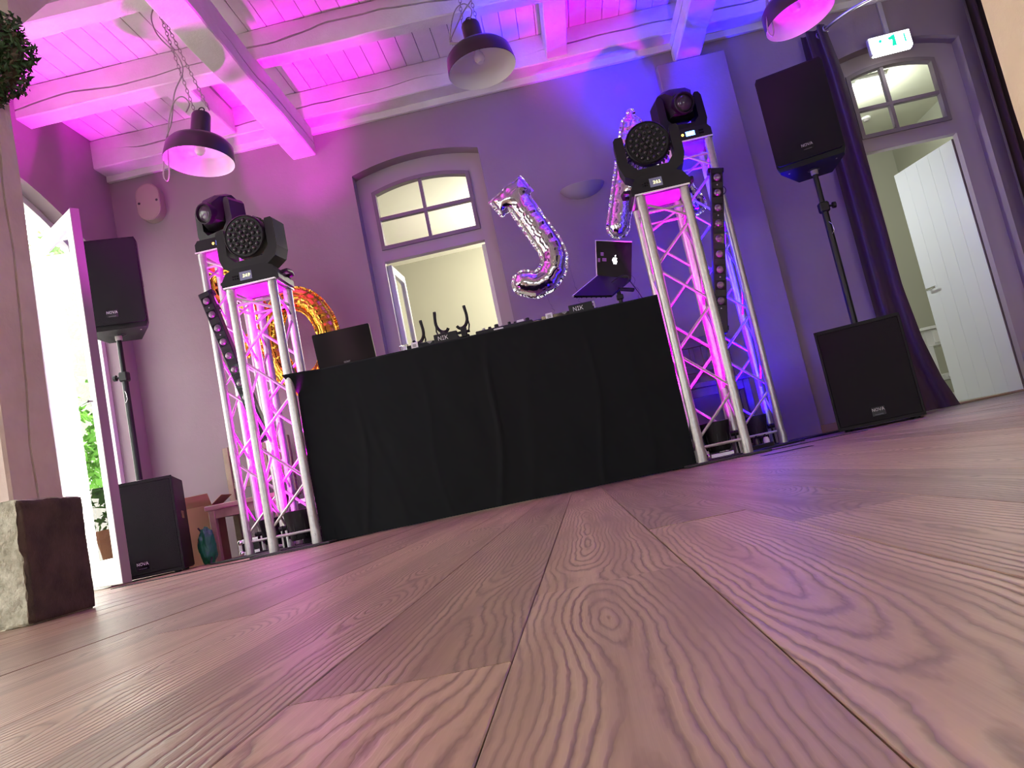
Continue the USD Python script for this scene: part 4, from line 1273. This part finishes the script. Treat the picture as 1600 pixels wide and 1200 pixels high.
SB = LineString([(-2.02, 2.04), (-2.33, 2.05), (-2.34, 1.80), (-2.20, 1.83), (-2.06, 1.74), (-2.03, 1.62), (-2.09, 1.50), (-2.20, 1.46), (-2.31, 1.50)]).buffer(.078, cap_style=1, quad_segs=8)
balloon('digit_balloon', SB, 5.62, .074, 'golden foil balloon in the shape of a five mostly hidden by the tall left truss', 'gold_foil', 9, strings=[curl((-2.18, 5.62, 1.39), (-1.93, 5.72, .02), 2., 14)])


# ------------------------------------------------------------------ pendant lamps
def pendant(x, y, z, tiltx, tilty, label, anchor, lit=False, seed=0):
    t = thing('pendant_lamp', label, 'pendant lamp', (x, y, z))
    R = trimesh.transformations.euler_matrix(tiltx, tilty, 0)

    def put(m):
        m.apply_transform(R)
        return m
    outp = [(.203, 0), (.205, .004), (.200, .05), (.193, .095), (.170, .122), (.120, .145), (.068, .158), (.058, .17)]
    inn = [(.052, .165), (.064, .152), (.116, .139), (.165, .116), (.188, .092), (.196, .05), (.200, .004), (.203, 0)]
    sh = obj(t, 'shade', put(lathe(outp, 48)), 'lamp_black', 40)
    obj(sh, 'reflector', put(lathe(inn, 48)), 'lamp_white', 40, label='white inside of the shade')
    nk = obj(t, 'socket_housing', put(lathe([(.058, .168), (.056, .30), (.050, .315), (.03, .325), (.0, .326)], 28)), 'lamp_black')
    obj(nk, 'eye', put(rotm(trimesh.creation.torus(.018, .004, 20, 8), PI / 2, (1, 0, 0)).apply_translation((0, 0, .34))), 'lamp_black', True)
    obj(t, 'bulb', put(lathe([(.0, .045), (.018, .047), (.030, .062), (.033, .08), (.026, .105), (.015, .125), (.014, .165), (0, .165)], 20)), 'bulb_lit' if lit else 'bulb_dull')
    hook = (R @ np.array([0, 0, .36, 1]))[:3]
    ax = np.array(anchor) - np.array([x, y, z])
    for s in (-1, 1):
        a = hook * 1 + np.array([s * .045, 0, -.03])
        L = np.linalg.norm(ax - a)
        n = int(L / .026)
        links = []
        d = (ax - a) / L
        for i in range(n):
            c = a + d * L * (i + .5) / n
            tr = trimesh.creation.torus(.0085, .0022, 10, 5)
            tr.apply_scale((1, 1.75, 1))
            yv = d
            xv = np.cross(yv, (0, 1, 0) if i % 2 else (1, 0, 0))
            xv /= np.linalg.norm(xv)
            M = np.eye(4)
            M[:3, 0], M[:3, 1], M[:3, 2] = xv, yv, np.cross(xv, yv)
            tr.apply_transform(M)
            tr.apply_translation(c)
            links.append(tr)
        o = obj(t, 'chain', links, 'chain', True, kind='stuff')
    r = np.random.default_rng(seed)
    cab = []
    p = [np.array(ax) + (0, 0, .0), np.array(ax) * .93 + (-.06, 0, .0), np.array(ax) * .80 + (-.05, 0, .0), np.array(ax) * .66 + (.05, .0, 0), np.array(ax) * .55 + (.06, 0, 0), np.array(ax) * .45 + (-.04, 0, 0), (-.12, -.02, .26), (-.16, -.03, .20), (-.20, -.04, .02), (-.215, -.04, -.06), (-.195, -.04, -.10), (-.175, -.04, -.06), (-.16, -.02, .22), (-.09, -.03, .40), (-.02, -.04, .42), (.02, -.03, .36), (-.01, -.05, .30)]
    p = np.array(p)
    tt = np.linspace(0, len(p) - 1, len(p) * 7)
    q = np.stack([np.interp(tt, np.arange(len(p)), p[:, k]) for k in range(3)], 1)
    for _ in range(10):
        q[1:-1] = (q[:-2] + q[1:-1] * 2 + q[2:]) / 4
    if seed == 2:
        q[:, 0] = np.where(q[:, 2] < .18, q[:, 0] * .6, q[:, 0])
        q[:, 2] = np.maximum(q[:, 2], .17)
    obj(t, 'cable', tube(q, .0042, 6), 'cable_grey')
    obj(t, 'ceiling_hook', [lathe([(.0, 0), (.016, 0), (.014, -.008), (0, -.009)], 14, 'z', tuple(ax)), rod(ax, ax - np.array([0, 0, .03]), .004, 8)], 'chain')
    return t


pendant(-1.845, 4.5, 2.37, math.radians(-5), math.radians(9), 'black pendant lamp with a white inside hanging at the left near the main beam', (-1.925, 4.44, 3.398), seed=1)
pendant(-.065, 4.5, 2.525, math.radians(-4), math.radians(-3), 'black pendant lamp with tangled chains hanging in the middle of the ceiling', (-.06, 4.50, 3.398), seed=2)
pendant(1.795, 4.5, 2.385, math.radians(-4), math.radians(-8), 'black pendant lamp cut off by the top edge above the right loudspeaker', (1.79, 4.5, 3.398), seed=3)
for i, p in enumerate(LIT_LAMPS):
    pendant(p[0], p[1], p[2], 0, 0, 'lit pendant lamp %s, out of view' % ('just behind the viewer', 'beside the cream post', 'far behind the viewer at the left', 'near the right wall', 'far behind the viewer at the right')[i], (p[0], p[1], 3.398), True, 4 + i)

# ------------------------------------------------------------------ on the walls
t = thing('wall_speaker', 'cream oval loudspeaker on the back wall near the left corner', 'wall loudspeaker', (-2.885, 5.998, 2.855))
obj(t, 'housing', extrude(LineString([(0, -.055), (0, .055)]).buffer(.098), -.075, 0), 'speaker_cream', 60)
f = obj(t, 'front', extrude(LineString([(0, -.055), (0, .055)]).buffer(.086), -.086, -.075), 'speaker_cream', 60)
obj(f, 'rim', tube([(.091 * math.cos(a), -.080, .091 * math.sin(a) + (.055 if math.sin(a) >= 0 else -.055)) for a in np.linspace(0, 2 * PI, 60, endpoint=False)], .007, 8, True), 'speaker_cream')
for s in (-1, 1):
    obj(f, 'screw', lathe([(.010, 0), (.009, .004), (0, .004)], 12, 'y', (s * .072, -.085, .0)), 'cable_black')

prof = [(.0, -.085), (.05, -.082), (.10, -.066), (.145, -.035), (.172, .0), (.174, .006), (.168, .006), (.14, -.028), (.095, -.058), (.0, -.076)]
p = np.array(prof)
th = np.linspace(PI, 2 * PI, 30)
V = np.stack([p[:, 0, None] * np.cos(th), p[:, 0, None] * np.sin(th) * .75, np.repeat(p[:, 1, None], 30, 1)], -1).reshape(-1, 3)
F = []
for i in range(len(p) - 1):
    for k in range(29):
        F += [[i * 30 + k, i * 30 + k + 1, (i + 1) * 30 + k + 1], [i * 30 + k, (i + 1) * 30 + k + 1, (i + 1) * 30 + k]]
t = thing('wall_sconce', 'half-bowl wall light on the back wall right of the J balloon', 'wall light', (.47, 5.998, 2.205))
obj(t, 'bowl', trimesh.Trimesh(V, F, process=False), 'shade_white', 50)
obj(t, 'bracket', cb(-.03, .03, -.05, 0, -.05, -.01, .003), 'shade_white', False)

top('cable_duct', cb(2.965, 3.0, 5.975, 5.999, 2.83, 3.112, .003), 'reveal_paint', 'narrow painted cable duct running up the wall from the exit sign', 'cable duct', False)
# wreath on the left post
t = thing('wreath', 'green leafy wreath hanging on the left post at the top edge', 'wreath', (-1.625, 2.355, 1.80))
ang = rng.uniform(0, 2 * PI, 2600)
ph = rng.uniform(0, 2 * PI, 2600)
rad = .055 * np.sqrt(rng.uniform(.25, 1, 2600)) * (1 + .35 * (meshkit.noise(np.column_stack([np.cos(ang) * 3, np.sin(ang) * 3, ang * 0]), 4) - .5) * 2)
cen = np.column_stack([(.118 + rad * np.cos(ph)) * np.cos(ang), rad * np.sin(ph) * .8, (.118 + rad * np.cos(ph)) * np.sin(ang)])
nor = rng.normal(size=(2600, 3))
nor /= np.linalg.norm(nor, axis=1, keepdims=True)
obj(t, 'ring', tube([(.118 * math.cos(a), 0, .118 * math.sin(a)) for a in np.linspace(0, 2 * PI, 40, endpoint=False)], .022, 8, True), 'twig')
obj(t, 'foliage', leaves(cen[:1900], nor[:1900], .014, 3), 'leaf_dark', False, kind='stuff')
obj(t, 'dry_leaves', leaves(cen[1900:], nor[1900:], .012, 4), 'leaf_brown', False, kind='stuff')
obj(t, 'hanger', tube([(0, .03, .11), (0, .045, .2), (0, .055, .24)], .003, 6), 'twig')


# ------------------------------------------------------------------ chairs, boxes and cases behind the trusses
def chair(x, y, w, d, seat, back, wood, label):
    t = thing('wooden_chair', label, 'chair', (x, y, 0))
    obj(t, 'seat', cb(-w / 2 - .02, w / 2 + .02, -.015, d, seat - .035, seat, .006), wood, False)
    for s in (-1, 1):
        a = s * (w / 2 - .02)
        obj(t, 'leg', cb(a - .022, a + .022, .0, .044, 0, seat - .035, .004), wood, False)
        obj(t, 'leg', cb(a - .022, a + .022, d - .045, d, 0, back, .004), wood, False)
        obj(t, 'apron', cb(a - .011, a + .011, .044, d - .045, seat - .09, seat - .035, .002), wood, False)
    obj(t, 'apron', cb(-w / 2 + .042, w / 2 - .042, .008, .03, seat - .095, seat - .035, .002), wood, False)
    obj(t, 'back_rail', cb(-w / 2 + .042, w / 2 - .042, d - .04, d - .015, back - .07, back, .004), wood, False)
    obj(t, 'back_rail', cb(-w / 2 + .042, w / 2 - .042, d - .04, d - .015, seat + .10, seat + .15, .004), wood, False)
    n = 4
    for i in range(n):
        a = -w / 2 + .09 + (w - .18) * i / (n - 1)
        obj(t, 'back_slat', cb(a - .018, a + .018, d - .034, d - .020, seat + .15, back - .07, .003), wood, False)
    return t


chair(-2.31, 5.42, .50, .42, .385, .80, 'bench_wood', 'light wooden chair standing behind the left trusses')
chair(1.00, 5.42, .44, .42, .505, .86, 'dark_wood', 'dark wooden chair with a slatted back behind the right trusses')

t = thing('cardboard_box', 'open brown cardboard box on the floor behind the left subwoofer', 'box', (-2.70, 5.62, 0), .06)
bx0 = [extrude(sbox(-.12, -.10, .12, .10).difference(sbox(-.116, -.096, .116, .096)), .0, .40, 'xy'), box(-.116, .116, -.096, .096, .0, .01)]
obj(t, 'body', bx0, 'cardboard', False)
for s in (-1, 1):
    fl_ = cb(0, .09, -.098, .098, -.002, .002, .001)
    fl_.apply_transform(trimesh.transformations.rotation_matrix(math.radians(-35 if s > 0 else 50), (0, 1, 0)))
    if s < 0:
        fl_.vertices[:, 0] *= -1
        fl_.invert()
    fl_.apply_translation((s * .119, 0, .40))
    obj(t, 'flap', fl_, 'cardboard', False)
fl_ = cb(-.115, .115, -.002, .002, 0, .09, .001)
fl_.apply_transform(trimesh.transformations.rotation_matrix(math.radians(30), (1, 0, 0)))
fl_.apply_translation((0, -.099, .40))
obj(t, 'flap', fl_, 'cardboard', False)

bag = trimesh.creation.icosphere(4)
v = np.array(bag.vertices)
v = v * (1 + .55 * (meshkit.fbm(v * 2.2 + 7, 4, 5) - .5))[:, None] * [.055, .06, .125] + [0, 0, .12]
v[:, 2] = np.maximum(v[:, 2], 0)
top('plastic_bag', xf(trimesh.Trimesh(v, bag.faces, process=False), None, (-2.515, 5.235, 0)), 'green_plastic', 'crumpled green plastic bag between the left subwoofer and the cardboard box', 'bag', 60)


def flight_case(x, y, w, d, h, rot, label):
    t = thing('flight_case', label, 'flight case', (x, y, 0), rot)
    obj(t, 'body', cb(-w / 2, w / 2, 0, d, .01, h, .003), 'black_plastic', False)
    for z in (.018, h - .012):
        obj(t, 'edge_rail', [cb(-w / 2 - .003, w / 2 + .003, -.004, .014, z - .014, z + .014, .003)], 'alu_flat', False)
        obj(t, 'edge_rail', [cb(-w / 2 - .003, w / 2 + .003, d - .014, d + .004, z - .014, z + .014, .003)], 'alu_flat', False)
    for s in (-1, 1):
        obj(t, 'edge_rail', cb(s * w / 2 - .012, s * w / 2 + .012, -.004, .014, .01, h, .003), 'alu_flat', False)
        for z in (.022, h - .016):
            obj(t, 'corner', trimesh.creation.icosphere(2, .021).apply_translation((s * (w / 2 - .004), .006, z)), 'chrome', True)
    obj(t, 'latch', cb(-.03, .03, -.010, -.002, h * .35, h * .65, .003), 'chrome', False)
    return t


flight_case(-2.16, 5.315, .34, .09, .11, 0., 'low flight case with silver edges under the light wooden chair')
flight_case(-1.62, 4.98, .30, .22, .20, .05, 'flight case with silver edges on the floor behind the short left truss')
flight_case(-1.84, 5.42, .22, .25, .30, -.1, 'upright flight case with silver edges beside the light wooden chair')
flight_case(.86, 4.92, .20, .18, .10, .1, 'small flight case on the floor behind the short right truss')
t = thing('stage_amplifier', 'dark equipment box on the floor under the dark wooden chair', 'equipment box', (.84, 5.50, 0))
obj(t, 'body', cb(-.16, .14, 0, .26, .01, .22, .005), 'black_cabinet', False)
obj(t, 'front_panel', cb(-.15, .13, -.006, .002, .02, .21, .002), 'black_plastic', False)
for i in range(4):
    obj(t, 'knob', lathe([(.011, 0), (.010, .012), (0, .014)], 14, 'y', (-.11 + i * .07, -.006, .16)), 'logo_dim')

for nm, x, y, lab, n in (('power_strip', -1.54, 4.60, 'black power strip with plugs at the foot of the short left truss', 3), ('power_strip', 1.05, 4.88, 'black power strip with plugs at the foot of the tall right truss', 3)):
    t = thing(nm, lab, 'power strip', (x, y, .012) if x < 0 else (x, y - .02, 0), .3)
    obj(t, 'body', cb(-.10, .10, -.025, .025, 0, .035, .005), 'black_plastic', False)
    for i in range(n):
        p = obj(t, 'plug', lathe([(.018, .035), (.018, .055), (.012, .07), (0, .07)], 14, 'z', (-.065 + i * .065, 0, 0)), 'label_white' if i != 1 else 'cable_black')
        obj(p, 'cord', tube([(-.065 + i * .065, 0, .068), (-.06 + i * .06, -.01, .085), (-.04 + i * .05, .05, .07), (-.02 + i * .06, .12, .004), (.05 + i * .05, .2, .004)], .0035, 6), 'cable_black')


def cable(pts, label, r=.006):
    pts = np.array(pts, float)
    tt = np.linspace(0, len(pts) - 1, len(pts) * 8)
    q = np.stack([np.interp(tt, np.arange(len(pts)), pts[:, k]) for k in range(3)], 1)
    for _ in range(8):
        q[1:-1] = (q[:-2] + q[1:-1] * 2 + q[2:]) / 4
    q[:, 2] = np.maximum(q[:, 2], r)
    top('floor_cable', tube(q, r, 8), 'cable_black', label, 'cable')


cable([(-2.62, 5.36, .25), (-2.55, 5.36, .14), (-2.48, 5.2, .03), (-2.40, 5.0, 0), (-2.28, 4.86, 0), (-2.0, 4.72, 0), (-1.86, 4.70, 0)], 'black cable curving over the floor from the left subwoofer to the trusses')
cable([(1.36, 5.3, 0), (1.45, 5.2, 0), (1.6, 5.25, 0), (1.75, 5.35, 0), (1.9, 5.34, .1), (1.93, 5.33, .2)], 'black cable on the floor between the tall right truss and the right subwoofer')
cable([(1.24, 5.40, .0), (1.36, 5.1, 0), (1.30, 4.85, 0), (1.05, 4.72, 0), (.93, 4.62, 0)], 'black cable on the floor around the feet of the right trusses')
top('floor_mat', cb(-2.55, -1.42, 4.16, 4.19, 0, .004, .001), 'dark_mat', 'thin dark strip taped to the floor in front of the left trusses', 'tape', False)
top('floor_mat', cb(.62, 1.50, 4.30, 4.36, 0, .003, .001), 'dark_mat', 'thin dark strip taped to the floor in front of the right trusses', 'tape', False)
t = 0
top('floor_tape', cb(.80, 1.02, 3.62, 3.70, 0, .0015, .0004), 'dark_mat', 'short dark patch of tape on the planks before the right truss', 'tape', False)

# ------------------------------------------------------------------ outside the garden door
top('terrace', cb(-30, -3.44, -14, 40, -.16, -.06, .004), 'paving', 'sunlit pale terrace outside the garden door', 'terrace', False, kind='structure')
t = thing('garden_house', 'white rendered garden building in bright sun outside the door', 'building', (0, 0, 0))
obj(t, 'wall', cb(-9.5, -6.0, -4, 9.66, -.06, 3.98, .01), 'outdoor_render', False)
obj(t, 'roof', cb(-9.53, -5.97, -4.03, 9.69, 3.98, 4.08, .02), 'outdoor_render', False)


def tree(x, y, h, r, n, look, label, seed, trunk=.09, size=.10):
    q = np.random.default_rng(seed)
    t = thing('garden_tree', label, 'tree', (x, y, -.06))
    obj(t, 'trunk', tube([(0, 0, 0), (.05, .03, h * .3), (-.04, .08, h * .55), (.05, .0, h * .8)], [trunk, trunk * .8, trunk * .6, trunk * .3], 8), 'twig')
    cl = q.normal(size=(26, 3)) * [r * .55, r * .55, h * .22] + [0, 0, h * .56]
    c = cl[q.integers(0, 26, n)] + q.normal(size=(n, 3)) * r * .26
    c[:, 2] = np.maximum(c[:, 2], .1)
    nn = q.normal(size=(n, 3)) + [0, 0, .8]
    nn /= np.linalg.norm(nn, axis=1, keepdims=True)
    obj(t, 'foliage', leaves(c, nn, size, seed), look, False, kind='stuff')


tree(-7.4, 12.6, 5.6, .85, 5200, 'leaf_green', 'bushy green tree right behind the corner of the white garden building', 21)
tree(-10.6, 15.2, 7.0, 1.2, 5200, 'leaf_olive', 'taller olive green tree farther back in the garden', 22)
tree(-5.42, 4.70, 4.3, .20, 3600, 'leaf_olive', 'slim olive green tree in front of the white garden building behind the terracotta pot', 23)
tree(-12.5, 22, 9.5, 2.2, 5200, 'leaf_green', 'large green tree at the end of the garden', 24, .14, .16)
t = thing('potted_shrub', 'leafy shrub in a terracotta pot on the terrace, mirrored in the open door glass', 'potted plant', (-4.85, 4.96, -.06))
obj(t, 'pot', lathe([(0, 0), (.19, 0), (.26, .40), (.285, .40), (.285, .47), (.255, .47), (.24, .42), (0, .41)], 32), 'terracotta')
q = np.random.default_rng(5)
c = q.normal(size=(1500, 3)) * [.13, .13, .26] + [0, 0, .95]
c = c[c[:, 2] > .45]
nn = q.normal(size=(len(c), 3)) + [0, 0, .6]
nn /= np.linalg.norm(nn, axis=1, keepdims=True)
obj(t, 'stem', tube([(0, 0, .40), (.02, 0, .7), (-.02, .03, 1.1)], .018, 8), 'twig')
obj(t, 'foliage', leaves(c, nn, .055, 6), 'leaf_green', False, kind='stuff')
